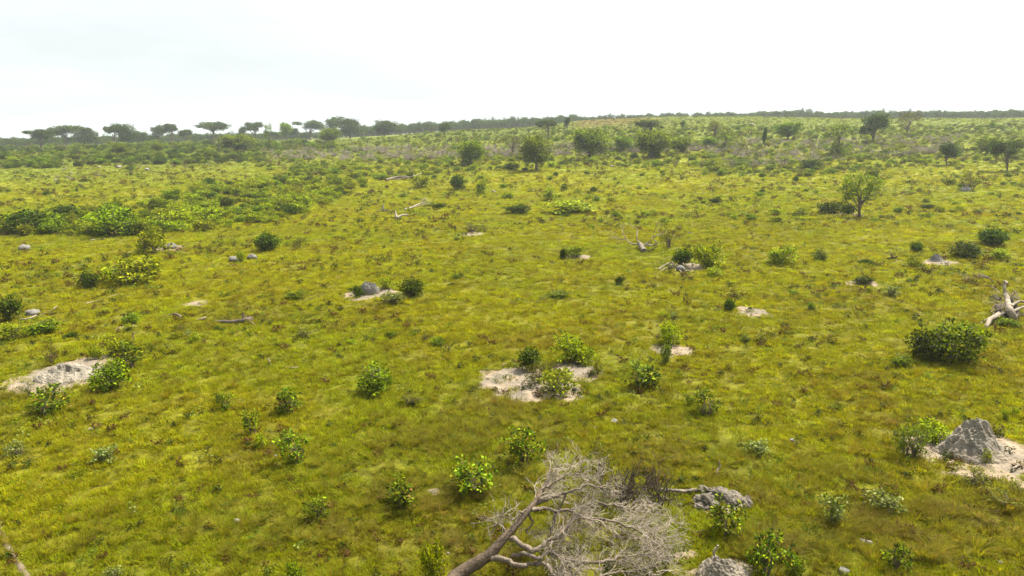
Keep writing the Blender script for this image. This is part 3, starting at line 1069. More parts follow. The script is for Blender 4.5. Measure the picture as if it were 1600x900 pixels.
def tree_tall(i):
    rr = np.random.RandomState(360 + i)
    env = [(rr.uniform(-0.2, 0.2), rr.uniform(-0.2, 0.2), z, 0.22, 0.22, 0.13) for z in (0.45, 0.62, 0.78, 0.87)] + [(0.08, 0, 0.68, 0.3, 0.3, 0.22)]
    return plant(360 + i, env, 0.35, 0.03, 10, 170, 0.08, 20, 0.055, G_TREE if i % 2 else G_FAR, sides=5, hollow=0.3, twig_r=0.004)


def tree_airy(i):
    rr = np.random.RandomState(390 + i)
    env = [(rr.uniform(-0.3, 0.3), rr.uniform(-0.25, 0.25), rr.uniform(0.5, 0.85), 0.2, 0.2, 0.12) for k in range(6)]
    return plant(390 + i, env, 0.36, 0.024, 12, 80, 0.07, 14, 0.04, G_OLV, sides=5, hollow=0.2, twig_r=0.004)


reg('round', tree_round, 3)
reg('farround', lambda i: tree_round(i + 5, G_FAR), 3)
reg('flat', tree_flat, 7)
reg('tall', tree_tall, 3)
reg('airy', tree_airy, 2)
# the lone foreground tree has its own shape with visible limbs
reg('lone', lambda i: plant(777, [(-0.30, 0, 0.60, 0.24, 0.26, 0.17), (-0.14, 0.1, 0.80, 0.26, 0.26, 0.17), (0.22, -0.05, 0.74, 0.26, 0.26, 0.18),
                                  (0.40, 0.05, 0.55, 0.17, 0.2, 0.12), (0.12, 0, 0.45, 0.2, 0.2, 0.1), (-0.33, -0.1, 0.45, 0.14, 0.2, 0.1)],
                            0.32, 0.030, 15, 150, 0.075, 21, 0.040, G_TREE + G_BRIGHT[:1], sides=7, hollow=0.3, twig_r=0.004, bend=0.03, zig=0.03), 1)
# broken shape with two storeys
reg('storey', lambda i: plant(820 + i, [(0.05, 0, 0.84, 0.34, 0.3, 0.14), (-0.2, 0, 0.66, 0.26, 0.26, 0.12), (0.1, 0, 0.30, 0.30, 0.3, 0.2), (-0.12, 0, 0.2, 0.26, 0.26, 0.16)],
                              0.6, 0.03, 12, 130, 0.08, 18, 0.045, G_MID, sides=5, hollow=0.25, twig_r=0.004), 2)


def put_tree(kind, px, base, top, w, label, name='savanna_tree', group=None, r=None, var=None, wr=1.1):
    p = at_r(px, r) if r else at(px, base)
    h = max(1.0, height_for(p, top))
    ww = w * mpp(p)
    vs = KIND[kind]
    i = count.get(kind, 0); count[kind] = i + 1
    st, fo, _, _, wr, hr_ = vs[(i if var is None else var) % len(vs)]
    e = empty(name, p, 0.0 if kind in ('lone', 'storey') else rs.rand() * 6.283)
    e.scale = (ww / wr, ww / wr, h / hr_)
    a = bpy.data.objects.new('trunk', st); a.parent = e; COL.objects.link(a)
    b = bpy.data.objects.new('crown', fo); b.parent = e; COL.objects.link(b)
    tag(e, label, 'tree', group)
    return e


TREES = [
    ('lone', 1342, 339, 268, 68, 'lone small tree with visible dark trunk in the right field', 'savanna_tree', None, 1.1),
    ('round', 838, 266, 212, 50, 'leafy tree leaning over a dark trunk, in front of the centre trees', 'leafy_tree', None, 1.2),
    ('round', 922, 249, 202, 64, 'dark dense broad tree with thick trunk in the centre', 'leafy_tree', None, 1.15),
    ('round', 1020, 246, 204, 58, 'dense green rounded tree right of centre', 'leafy_tree', None, 1.15),
    ('round', 1062, 238, 214, 36, 'low round bushy tree touching the dense rounded one', 'leafy_tree', None, 1.15),
    ('flat', 1015, 214, 187, 48, 'umbrella-crowned tree rising behind the dense rounded one', 'umbrella_tree', None, 1.3),
    ('round', 974, 237, 213, 32, 'small tree between the dark broad one and the dense rounded one', 'leafy_tree', None, 1.15),
    ('round', 736, 258, 220, 44, 'light green rounded tree left of the leaning leafy tree', 'leafy_tree', None, 1.15),
    ('airy', 800, 243, 211, 38, 'thin light tree behind the leaning leafy tree', 'airy_tree', None, 1.1),
    ('flat', 856, 214, 187, 36, 'small flat-topped tree on the skyline, left of the bare hill', 'umbrella_tree', None, 1.3),
    ('tall', 886, 204, 183, 11, 'narrow dark tree on the skyline beside the reddish hill', 'narrow_tree', None, 0.9),
    ('tall', 1067, 203, 188, 11, 'tiny lollipop tree on the grassy hill', 'narrow_tree', None, 0.9),
    ('airy', 1118, 222, 186, 34, 'pale half-bare tree on the grassy hill', 'airy_tree', None, 1.1),
    ('round', 1110, 230, 214, 28, 'low dark bushy tree at the foot of the pale one', 'leafy_tree', None, 1.15),
    ('storey', 1131, 236, 203, 24, 'narrow thin-leaved tree right of the low bushy one', 'thin_tree', None, 0.9),
    ('round', 1230, 218, 191, 34, 'small dark rounded tree on the right slope', 'leafy_tree', None, 1.15),
    ('storey', 1308, 245, 192, 40, 'two-storey tree with green top and bushy foot', 'two_storey_tree', None, 0.95),
    ('tall', 1364, 224, 177, 42, 'tall green tree on the right slope, fullest of the skyline trees', 'tall_tree', None, 0.85),
    ('airy', 1418, 212, 173, 38, 'sparse tall tree on the right skyline', 'tall_tree', None, 1.0),
    ('tall', 1480, 258, 222, 34, 'small bushy-headed tree near the right edge', 'savanna_tree', None, 0.85),
    ('flat', 1574, 267, 219, 46, 'wide-crowned tree with slim trunk at the right edge', 'umbrella_tree', None, 1.25),
    ('tall', 1556, 255, 222, 16, 'thin tree touching the left of the wide-crowned right tree', 'narrow_tree', None, 0.9),
    ('round', 1543, 242, 214, 30, 'dark rounded tree behind the wide-crowned right tree', 'leafy_tree', None, 1.15),
    ('round', 374, 236, 210, 52, 'yellowish bushy tree in front of the left skyline trees', 'leafy_tree', None, 1.15),
    ('round', 188, 244, 224, 28, 'yellow-green low tree in the left thicket', 'leafy_tree', None, 1.15),
    ('round', 247, 238, 222, 22, 'yellow small round tree right of the low one in the left thicket', 'leafy_tree', None, 1.15),
    ('storey', 205, 268, 243, 22, 'small shrub-like tree standing clear in front of the left thicket', 'small_tree', None, 1.0),
    ('storey', 422, 238, 192, 15, 'tall narrow vine-covered tree among the left skyline trees', 'narrow_tree', None, 0.9),
    ('round', 515, 226, 200, 34, 'dark tree below the biggest skyline trees', 'leafy_tree', None, 1.15),
    ('tall', 694, 212, 192, 20, 'dark small tree in front of the forested rise', 'tall_tree', None, 0.85),
    ('tall', 1194, 236, 198, 8, 'thin dark sapling on the right slope', 'narrow_tree', None, 0.9),
    ('tall', 1549, 205, 190, 6, 'tiny thin tree below the right forest edge', 'narrow_tree', None, 0.9),
]
for t in TREES:
    put_tree(t[0], t[1], t[2], t[3], t[4], t[5], name=t[6], wr=t[8])
SKY_TREES = [
    ('flat', 64, 202, 46, 'flat-topped tree, the leftmost on the left skyline'),
    ('flat', 104, 196, 52, 'wide thin-crowned umbrella tree, second from left on the skyline'),
    ('farround', 135, 197, 34, 'dense dark tree at the right end of the first skyline cluster'),
    ('flat', 180, 194, 28, 'small flat tree starting the second skyline cluster'),
    ('farround', 198, 193, 30, 'dark rounded tree of the second skyline cluster'),
    ('farround', 222, 204, 34, 'lower rounded tree right of the dark one on the skyline'),
    ('tall', 249, 195, 24, 'upright leafy tree left of a small flat-topped one'),
    ('flat', 271, 193, 24, 'small flat-topped tree beside the upright leafy one'),
    ('flat', 292, 202, 24, 'low spreading tree left of the widest flat-topped tree'),
    ('flat', 336, 190, 60, 'widest flat-topped tree on the left skyline'),
    ('tall', 380, 197, 14, 'little mop-headed tree on the left skyline'),
    ('flat', 402, 190, 26, 'flat-topped tree beside the vine-covered narrow tree'),
    ('tall', 447, 191, 22, 'pointed leafy tree right of the vine-covered narrow tree'),
    ('flat', 486, 188, 44, 'broad pale-trunked tree left of the biggest skyline pair'),
    ('tall', 522, 182, 32, 'left tree of the tall pair, highest on the left skyline'),
    ('farround', 548, 183, 40, 'right broader tree of the tall skyline pair'),
    ('farround', 602, 188, 42, 'isolated dense tree where the left skyline meets the forested rise'),
    ('tall', 462, 200, 22, 'small tree filling behind the pointed leafy one'),
    ('flat', 430, 205, 26, 'low spreading tree behind the vine-covered one'),
]
for i, (k, px, top, w, lab) in enumerate(SKY_TREES):
    put_tree(k, px, None, top, w, lab, name={'flat': 'umbrella_tree', 'farround': 'leafy_tree', 'tall': 'tall_tree'}[k],
             r=470 + 30 * ((i * 7) % 4), wr={'flat': 1.25, 'farround': 1.1, 'tall': 0.82}[k])

# ------------------------------------------------------------------ belts of shrubs, dead brush, far forest
def poly_points(poly, n, rr):
    poly = np.array(poly, float)
    lo, hi = poly.min(0), poly.max(0)
    out = []
    while len(out) < n:
        p = lo + rr.rand(2) * (hi - lo)
        c = False
        j = len(poly) - 1
        for i in range(len(poly)):
            if (poly[i, 1] > p[1]) != (poly[j, 1] > p[1]) and p[0] < (poly[j, 0] - poly[i, 0]) * (p[1] - poly[i, 1]) / (poly[j, 1] - poly[i, 1]) + poly[i, 0]:
                c = not c
            j = i
        if c: out.append(p)
    return np.array(out)


def dead_brush_kind(seed, col=(0.22, 0.18, 0.14)):
    rr = np.random.RandomState(seed)
    mb = MB()
    col = np.array(col)
    for k in range(16):
        a = rr.rand() * 6.283
        st = np.array([rr.normal(0, 0.08), rr.normal(0, 0.08), 0])
        en = np.array([math.cos(a) * rr.uniform(0.2, 0.6), math.sin(a) * rr.uniform(0.2, 0.6), rr.uniform(0.25, 0.9)])
        m = (st + en) / 2 + rr.normal(0, 0.08, 3)
        pts = smooth_line([st, m, en], 3, 0.01, rr)
        tube(mb, pts, np.linspace(0.022, 0.008, len(pts)), col * rr.uniform(0.6, 1.15), 4, rr=rr, cap=False)
        for q in range(7):
            b = pts[rr.randint(2, len(pts))]
            d = (en - st) * 0.4 + rr.normal(0, 0.2, 3); d[2] = abs(d[2]) * 0.7
            e2 = b + d * rr.uniform(0.5, 1)
            tube(mb, [b, (b + e2) / 2 + rr.normal(0, 0.03, 3), e2], [0.009, 0.007, 0.004], col * rr.uniform(0.7, 1.3), 3, cap=False)
    return mb


KIND['brush'] = []
for i in range(3):
    mb = dead_brush_kind(600 + i)
    KIND['brush'].append((mb.mesh('dead_brush', DEADWOOD), None, mb, None))


def merged_mesh(kind, v, name):
    """foliage and stems of one kind in a single mesh with two material slots, for copies too small to show parts"""
    wm, lm = KIND[kind][v][2:4]
    mb = MB()
    if lm is None:
        return KIND[kind][v][0]
    mb.v = wm.v + lm.v
    mb.f = wm.f + [f + wm.n for f in lm.f]
    mb.c = wm.c + lm.c
    nw = sum(len(f) for f in wm.f)
    me = mb.mesh(name, BARK)
    me.materials.append(LEAF)
    mi = np.ones(len(me.polygons), np.int32); mi[:nw] = 0
    me.polygons.foreach_set('material_index', mi)
    return me


BELTS = [
    ([(0, 222), (420, 221), (520, 224), (520, 234), (0, 238)], 420, (1.6, 4.2), ['dark'] * 3 + ['mid'] * 4 + ['olive'] * 2,
     'dark scrub bush at the feet of the left skyline trees', 'bushes at the feet of the left skyline trees'),
    # polygon, n, size range (m), kinds, label, group, name
    ([(0, 345), (100, 338), (150, 330), (240, 320), (300, 295), (400, 285), (480, 262), (560, 268), (575, 292), (500, 325), (420, 350), (330, 362), (230, 368), (150, 369), (0, 368)],
     420, (1.0, 2.4), ['bright'] * 5 + ['mid'] * 3 + ['dark'] + ['yellow'], 'leafy green shrub in the diagonal hedge belt across the left field', 'shrubs of the diagonal hedge belt'),
    ([(0, 230), (170, 229), (400, 228), (420, 252), (300, 258), (180, 258), (60, 264), (0, 264)],
     560, (1.2, 3.0), ['dark'] * 4 + ['mid'] * 4 + ['olive'] + ['bright'], 'dark green shrub in the thicket below the left skyline trees', 'shrubs of the far left thicket'),
    ([(380, 232), (560, 222), (800, 218), (900, 216), (1100, 216), (1120, 262), (900, 262), (720, 268), (600, 282), (470, 270), (400, 264)],
     1100, (0.7, 2.0), ['mid'] * 3 + ['olive'] * 3 + ['bright'] * 4, 'scrubby green shrub in the broken thicket across the middle distance', 'shrubs of the middle thicket'),
    ([(1100, 212), (1600, 212), (1600, 252), (1400, 262), (1250, 278), (1100, 275)],
     1100, (0.6, 1.8), ['mid'] * 3 + ['olive'] * 3 + ['bright'] * 4, 'scrubby green shrub on the brushy slope at right', 'shrubs of the right slope'),
    ([(560, 203), (900, 200), (1100, 199), (1600, 196), (1600, 212), (1100, 215), (560, 224)],
     1100, (0.7, 1.8), ['mid', 'olive', 'mid', 'bright'], 'tiny distant shrub just below the horizon', 'shrubs below the horizon'),
    ([(0, 262), (1600, 255), (1600, 345), (700, 352), (600, 320), (0, 322)],
     520, (0.25, 1.4), ['mid'] * 2 + ['bright'] * 5 + ['dark'] * 1 + ['olive'] * 2, 'small shrub scattered over the open far pasture', 'shrubs scattered over the far pasture'),
    ([(0, 370), (600, 345), (1600, 345), (1600, 540), (0, 540)],
     150, (0.25, 0.7), ['mid'] * 2 + ['bright'] * 2 + ['olive'] * 4 + ['pale'] + ['dark'], 'small low shrub dotted over the open pasture', 'small shrubs dotted over the near pasture'),
]
cand = []
rb = np.random.RandomState(77)
for bi, (poly, n, sz, kinds, lab, grp) in enumerate(BELTS):
    q = poly_points(poly, n, rb)
    if bi >= 6:          # loose groups rather than an even scatter
        par = rb.randint(0, n, n)
        mv = rb.rand(n) < 0.6
        q[mv] = q[par[mv] // 4] + rb.normal(0, 1, (mv.sum(), 2)) * np.array([26, 7])
    P = ground_hits(q[:, 0], q[:, 1], rmax=430 if bi else 560)
    for i in range(n):
        if np.isnan(P[i, 0]): continue
        if sand_mask(P[i:i + 1, 0], P[i:i + 1, 1])[0] > 0.3: continue
        s = (sz[0] + (sz[1] - sz[0]) * rb.rand() ** (1.9 if bi >= 6 else 1.2)) * (0.8 + 0.4 * rb.rand())
        if bi == 1: s *= 0.8 + 0.5 * rb.rand()
        k = kinds[rb.randint(len(kinds))]
        dist = math.hypot(P[i, 0], P[i, 1])
        cand.append((s / dist, P[i], s, k, rb.randint(len(KIND[k])), lab, grp))
cand.sort(key=lambda c: -c[0])
N_IND = 300 - len(SHRUBS)
MER = {}


def mer(k, v):
    if (k, v) not in MER:
        MER[(k, v)] = merged_mesh(k, v, 'shrub')
    return MER[(k, v)]


for (a, P, s, k, v, lab, grp) in cand[:N_IND]:
    o = bpy.data.objects.new('shrub', mer(k, v))
    o.location = (P[0], P[1], P[2] - 0.05)
    o.rotation_euler = (0, 0, rb.rand() * 6.283)
    w = s * rb.uniform(0.95, 1.4)
    o.scale = (w, w, s * 0.9)
    COL.objects.link(o)
    tag(o, lab, 'shrub', grp)
rest = cand[N_IND:]
kk = sorted({(c[3], c[4]) for c in rest})
protos = []


def stuff_mesh(k, v):
    """the same plants for the far mass (instances keep their own materials)"""
    return mer(k, v)


P = np.array([c[1] for c in rest]); s = np.array([c[2] for c in rest])
w = s * rb.uniform(1.0, 1.6, len(s))
o = scatter('thicket', P - np.array([0, 0, 0.05]), rb.rand(len(s)) * 6.283, 0.0, np.stack([w, w, s * 0.9], 1), np.ones((len(s), 3)),
            [stuff_mesh(*k) for k in kk], np.array([kk.index((c[3], c[4])) for c in rest]))
tag(o, 'far mass of mixed green scrub filling the distance below the skyline', 'thicket', kind='stuff')

# grey dead brush in the far scrub
BR = [([(400, 236), (560, 232), (900, 226), (1090, 222), (1090, 236), (850, 246), (640, 252), (430, 250)], 430, (0.8, 2.0), 'grey leafless brush in the middle distance scrub', 'dead brush of the middle thicket'),
      ([(1090, 222), (1500, 212), (1500, 236), (1300, 256), (1120, 262)], 300, (0.7, 1.7), 'grey leafless brush on the right slope', 'dead brush of the right slope'),
      ([(60, 258), (420, 240), (420, 262), (60, 285)], 26, (0.5, 1.1), 'pale leafless twigs at the edge of the left thicket', 'dead brush of the left field')]
cand = []
for poly, n, sz, lab, grp in BR:
    q = poly_points(poly, n, rb)
    P = ground_hits(q[:, 0], q[:, 1], rmax=420)
    for i in range(n):
        if np.isnan(P[i, 0]): continue
        cand.append((P[i], rb.uniform(*sz), lab, grp))
cand.sort(key=lambda c: -c[1] / math.hypot(c[0][0], c[0][1]))
for (P, s, lab, grp) in cand[:290]:
    o = bpy.data.objects.new('dead_brush', KIND['brush'][rb.randint(3)][0])
    o.location = (P[0], P[1], P[2] - 0.03)
    o.rotation_euler = (0, 0, rb.rand() * 6.283)
    w = s * rb.uniform(1.2, 2.2)
    o.scale = (w, w, s)
    COL.objects.link(o)
    tag(o, lab, 'dead brush', grp)

rest = cand[290:]
P = np.array([c[0] for c in rest]); w = np.array([c[1] for c in rest])
o = scatter('dry_brush', P, rb.rand(len(w)) * 6.283, 0.0, np.stack([w * 1.7, w * 1.7, w], 1), np.ones((len(w), 3)),
            [KIND['brush'][i][0] for i in range(3)])
tag(o, 'far greyish mass of dry leafless brush among the scrub', 'dry brush', kind='stuff')

# the far forest line (reads as one mass)
def far_tree_mesh(seed):
    rr = np.random.RandomState(seed)
    env = [(rr.uniform(-0.3, 0.3), rr.uniform(-0.3, 0.3), rr.uniform(0.4, 0.8), 0.3, 0.3, 0.18) for k in range(4)]
    wm, lm = plant(seed, env, 0.35, 0.03, 6, 40, 0.12, 16, 0.085, G_FAR, sides=4, hollow=0.3, twig_r=0.006)
    KIND['far%d' % seed] = [(None, None, wm, lm)]
    return merged_mesh('far%d' % seed, 0, 'far_tree')


fm = [far_tree_mesh(500 + i) for i in range(5)]
xs, ys, hs = [], [], []


def band(u0, u1, r0, r1, n, h0, h1):
    u = rb.uniform(u0, u1, n)
    r = rb.uniform(r0, r1, n)
    a = np.arctan((u - 800) / FPX)
    xs.append(r * np.sin(a)); ys.append(r * np.cos(a)); hs.append(rb.uniform(h0, h1, n))


band(-150, 620, 560, 780, 1300, 4.5, 6.8)
band(560, 900, 540, 760, 1000, 5.5, 8.5)
band(900, 1300, 560, 760, 700, 3.5, 6.5)
band(1180, 1760, 560, 780, 1300, 4.5, 7)
band(-150, 620, 780, 1000, 500, 6, 8.5)
x, y, h = np.concatenate(xs), np.concatenate(ys), np.concatenate(hs)
h *= 0.85 + 0.35 * fbm(x / 30, y / 30, 2)
h *= np.where(rb.rand(len(h)) < 0.05, 1.3, 1)
o = scatter('forest', np.stack([x, y, gh(x, y)], 1), rb.rand(len(x)) * 6.283, 0.0, np.stack([h * 0.9, h * 0.9, h], 1), np.ones((len(x), 3)), fm)
tag(o, 'hazy blue-green forest along the whole horizon', 'forest', kind='stuff')

# ------------------------------------------------------------------ termite mounds and stones
def mound(px, py, wpx, toppy, label, seed, col=(0.27, 0.245, 0.20), shape='peak', name='termite_mound', aspect=0.8, holes=()):
    p = at(px, py)
    h = height_for(p, toppy)
    w = wpx * mpp(p) / 2
    e = empty(name, p)
    ln = {'peak': 1.6, 'dome': 0.9, 'flat': 0.7}[shape]

    def prof(D, A, X, Y):
        if shape == 'peak':
            z = 0.93 * np.exp(-(np.hypot(D * np.cos(A) + 0.10, D * np.sin(A)) * 1.75) ** 3.0) * 0.72 + 0.28 * np.exp(-(D * 1.3) ** 2.5) + 0.08 * (1 - D)
        elif shape == 'dome':
            z = np.sqrt(np.maximum(0, 1 - D ** 2.4))
        else:
            z = (1 - D ** 2) ** 1.0
        ridges = 1 + 0.07 * np.sin(A * 5 + seed) * np.minimum(D * 3, 1) * (1 - D) * 2
        n = (fbm(X * 1.6 / max(w, .4) * 1.4 + seed, Y * 1.6 / max(w, .4) * 1.4, 4) - 0.5) * 0.5 * np.minimum(1, (1.05 - D) * 3)
        n2 = -np.abs(fbm(X * 6 / max(w, .4) + seed, Y * 6 / max(w, .4), 4) - 0.5) * 0.42 * np.minimum(1, (1.05 - D) * 3)
        H = h * (z * ridges + (n + n2) * (0.35 + z)) - 0.12 * sstep(D, 0.85, 1.0) * h - 0.02
        for (hx, hy, hr, hd) in holes:
            dd = np.hypot((X - p.x) / w - hx, (Y - p.y) / (w * aspect) - hy)
            H = H - hd * np.exp(-(dd / hr) ** 4)
        return H

    def colf(P, c):
        g = fbm(P[:, 0] * 2.5 + seed, P[:, 1] * 2.5, 4)
        k = sstep(g, 0.4, 0.65)[:, None]
        low = (1 - sstep(P[:, 2] - p.z, 0.0, h * 0.45))[:, None]
        c = c * (1 - k) + c * np.array([0.74, 0.75, 0.76]) * k
        return c * (1 - low * 0.5) + SANDC * 0.85 * low * 0.5
    o = disc_mesh('mound_body', CLAY, p.x, p.y, w, w * aspect, prof, np.array(col), nr=80, nt_=150, wob=0.2, seed=seed, parent=e, colf=colf, h0=tuple(p))
    tag(e, label, 'termite mound')
    return e


mound(1520, 708, 124, 660, 'tall pointed grey termite mound on pale sand at right', 3, shape='peak', aspect=0.75, col=(0.205, 0.176, 0.134),
      holes=[(-0.55, -0.1, 0.07, 0.3), (0.42, -0.35, 0.06, 0.25), (0.2, -0.25, 0.05, 0.2)])
mound(104, 592, 96, 572, 'low wide pale termite mound with dark holes on the left', 8, shape='flat', col=(0.215, 0.185, 0.140), aspect=0.8,
      holes=[(0.42, -0.05, 0.10, 0.42), (0.12, -0.12, 0.09, 0.25), (-0.15, -0.1, 0.06, 0.18)])
mound(576, 459, 34, 440, 'small domed grey mound on a sandy ring', 12, shape='dome', col=(0.15, 0.137, 0.115), aspect=0.7)
mound(1464, 409, 30, 396, 'small grey mound with dark shrub left of it at right', 17, shape='peak', col=(0.14, 0.13, 0.112))
mound(1130, 902, 92, 874, 'pale clay mound at the bottom edge right of the dead tree', 23, shape='flat', col=(0.180, 0.152, 0.112), holes=[(-0.3, 0.1, 0.1, 0.2)])
mound(1509, 298, 16, 291, 'tiny grey mound under the spiky shrub in the right distance', 29, shape='dome', col=(0.3, 0.28, 0.25))


def rock_mb(rad, seed, col, sub=(10, 16), flat=0.7, amp=0.35):
    rr = np.random.RandomState(seed)
    o1 = rr.rand(3) * 50
    u = np.linspace(0, np.pi, sub[0] + 1); v = np.arange(sub[1]) * 2 * np.pi / sub[1]
    U, Vv = np.meshgrid(u, v, indexing='ij')
    P = np.stack([np.sin(U) * np.cos(Vv), np.sin(U) * np.sin(Vv), np.cos(U)], -1)
    n = fbm(P[..., 0] * 2 + o1[0] + P[..., 2], P[..., 1] * 2 + o1[1] - P[..., 2], 3) - 0.5
    P = P * (1 + n * 2 * amp)[..., None] * rad * np.array([1, 1, flat])
    P[..., 2] += rad * flat * 0.45
    mb = MB()
    i, j = np.meshgrid(np.arange(sub[0]), np.arange(sub[1]), indexing='ij')
    k = (j + 1) % sub[1]
    F = np.stack([i * sub[1] + j, (i + 1) * sub[1] + j, (i + 1) * sub[1] + k, i * sub[1] + k], -1).reshape(-1, 4)
    mb.add(P.reshape(-1, 3), F, np.asarray(col) * np.ones((len(F), 1)) * (1 + rr.uniform(-.1, .1, (len(F), 1))))
    return mb


# lumpy clay rubble: many lumps grown into one broken mound
def rubble():
    p0 = at(1128, 786)
    e = empty('clay_rubble', p0)
    big = MB()
    rr = np.random.RandomState(4)
    lumps = [(1103, 788, 26), (1128, 784, 28), (1147, 785, 24), (1098, 768, 17), (1112, 769, 14), (1165, 792, 20)]
    for k in range(58):
        a = rr.rand() * 6.283
        d = math.sqrt(rr.rand())
        lumps.append((1129 + 46 * d * math.cos(a), 785 + 15 * d * math.sin(a) + 2, rr.uniform(7, 19) * (1.15 - 0.5 * d)))
    for (px, py, wpx) in lumps:
        q = at(px, py)
        r = wpx * mpp(q) / 2
        mb = rock_mb(r, rr.randint(999), np.array([0.145, 0.122, 0.092]) * rr.uniform(0.75, 1.15), (18, 26), 0.8, 0.55)
        for v in mb.v:
            v += np.array(q - p0) + np.array([0, 0, max(0, 1 - math.hypot((px - 1129) / 46, (py - 787) / 15)) * 0.16 - r * 0.1])
        for v, f, c in zip(mb.v, mb.f, mb.c): big.add(v, f, c)
    big.build('lump', CLAY, e, smooth=True)
    tag(e, 'broken lumpy grey clay rubble with a log beside it', 'clay mound')


rubble()
STONES = [
    (365, 408, 15, 0.30, 'rounded grey stone left of the small light shrub'), (394, 404, 15, 0.28, 'grey stone right of the small light shrub'),
    (267, 389, 18, 0.26, 'grey stone at the foot of the tall light shrub'), (50, 493, 20, 0.3, 'pinkish-grey stone with pale stick near the left edge'),
    (38, 391, 18, 0.3, 'half-hidden grey stone at far left below the hedge belt'), (1063, 423, 17, 0.24, 'dark grey weathered stump-like stone by pale sticks'),
    (370, 815, 9, 0.42, 'small white stone alone in the bottom left grass'), (960, 661, 12, 0.36, 'small pale stone right of the central sand'),
    (898, 610, 9, 0.2, 'small brown stone at the yellow shrub on the central sand'), (930, 669, 6, 0.5, 'tiny white stone below the pale stone'),
    (142, 672, 8, 0.45, 'flat white stone in the left grass'), (114, 728, 7, 0.45, 'white chip between pale-leaved plants on the left'),
    (110, 636, 5, 0.5, 'white pebble right of the orange-flecked shrub'), (1318, 894, 16, 0.4, 'pale flat stone at the bottom edge, right of centre'),
    (1348, 847, 10, 0.42, 'left of the two pale round stones by the red-topped shrub'), (1358, 849, 9, 0.48, 'right of the two pale round stones by the red-topped shrub'),
    (1315, 819, 8, 0.3, 'pale stone behind the red-topped shrub'), (431, 713, 5, 0.45, 'white pebble left of the yellow-topped shrub'),
    (1063, 790, 9, 0.3, 'small lump left of the clay rubble'), (1078, 366, 7, 0.12, 'brown stone in the middle right field'),
    (186, 262, 7, 0.5, 'white far stone beside the small clear-standing tree'), (230, 266, 7, 0.5, 'white far stone right of the small clear-standing tree'),
    (87, 282, 5, 0.5, 'white far stone in the left field'), (97, 257, 6, 0.45, 'white far stone at the edge of the left thicket'),
    (112, 271, 4, 0.5, 'tiny white stone under the left thicket'), (155, 262, 4, 0.5, 'tiny pale stone left of the small clear-standing tree'),
    (1174, 197, 9, 0.6, 'white boulder shining on the far grassy hill'), (956, 261, 6, 0.5, 'white far stone right of the dark broad tree'),
    (1558, 800, 8, 0.5, 'white stone in the scrub at the right edge'), (1563, 880, 8, 0.5, 'pale stone near the bottom right corner'),
    (700, 865, 5, 0.4, 'tiny pale stone between shrub and dead tree'), (771, 301, 7, 0.3, 'grey stone right of the narrow light shrub'),
    (1238, 689, 7, 0.45, 'tiny pale stone in the right near grass'), (1308, 730, 8, 0.45, 'pale chip in the right near grass'),
    (12, 858, 7, 0.5, 'pale stone beside the foot trail'),
]
for i, (px, py, w, c, lab) in enumerate(STONES):
    p = at(px, py)
    mb = rock_mb(w * mpp(p) / 2, 40 + i, np.array([c, c * 0.92, c * 0.78]) * 0.42)
    o = mb.build('stone', STONE, smooth=True)
    o.location = p
    o.rotation_euler = (0, 0, i * 1.3)
    tag(o, lab, 'stone')

# ------------------------------------------------------------------ dead wood
PALE = np.array([0.215, 0.178, 0.130]); GREYW = np.array([0.190, 0.156, 0.118]); DARKW = np.array([0.05, 0.038, 0.028]); BRW = np.array([0.100, 0.072, 0.048])


def W3(px, py, h):
    return np.array(at(px, py, h))


def poly_tube(mb, pts, r0, r1, col, sides=7, jit=0.0, sub=4, rough=0.25):
    L = smooth_line(pts, sub, jit)
    r = np.linspace(r0, r1, len(L)) * (1 + 0.15 * (rs.rand(len(L)) - 0.5))
    tube(mb, L, r, col, sides, rough)
    return L


def twigs(mb, base, dirv, length, rad, depth, col, rr, spread=0.55, kids=4, lift=0.0):
    n = 4
    pts = [np.array(base)]
    d = np.array(dirv, float); d /= np.linalg.norm(d)
    for k in range(n):
        d = d + rr.normal(0, 0.26, 3) + np.array([0, 0, lift])
        d /= np.linalg.norm(d)
        q = pts[-1] + d * length / n
        g = float(gh(q[0], q[1])) + 0.04
        if q[2] < g: q[2] = g
        pts.append(q)
    c = col * rr.uniform(0.75, 1.25)
    tube(mb, pts, np.linspace(rad, rad * 0.5, n + 1), c, 4 if rad > 0.012 else 3, cap=False)
    if depth > 0:
        for k in range(kids):
            i = rr.randint(1, n + 1)
            dd = d * 0.8 + rr.normal(0, spread, 3)
            twigs(mb, pts[i], dd, length * rr.uniform(0.5, 0.8), rad * 0.58, depth - 1, np.minimum(col * 1.12, 0.5), rr, spread, kids, lift)


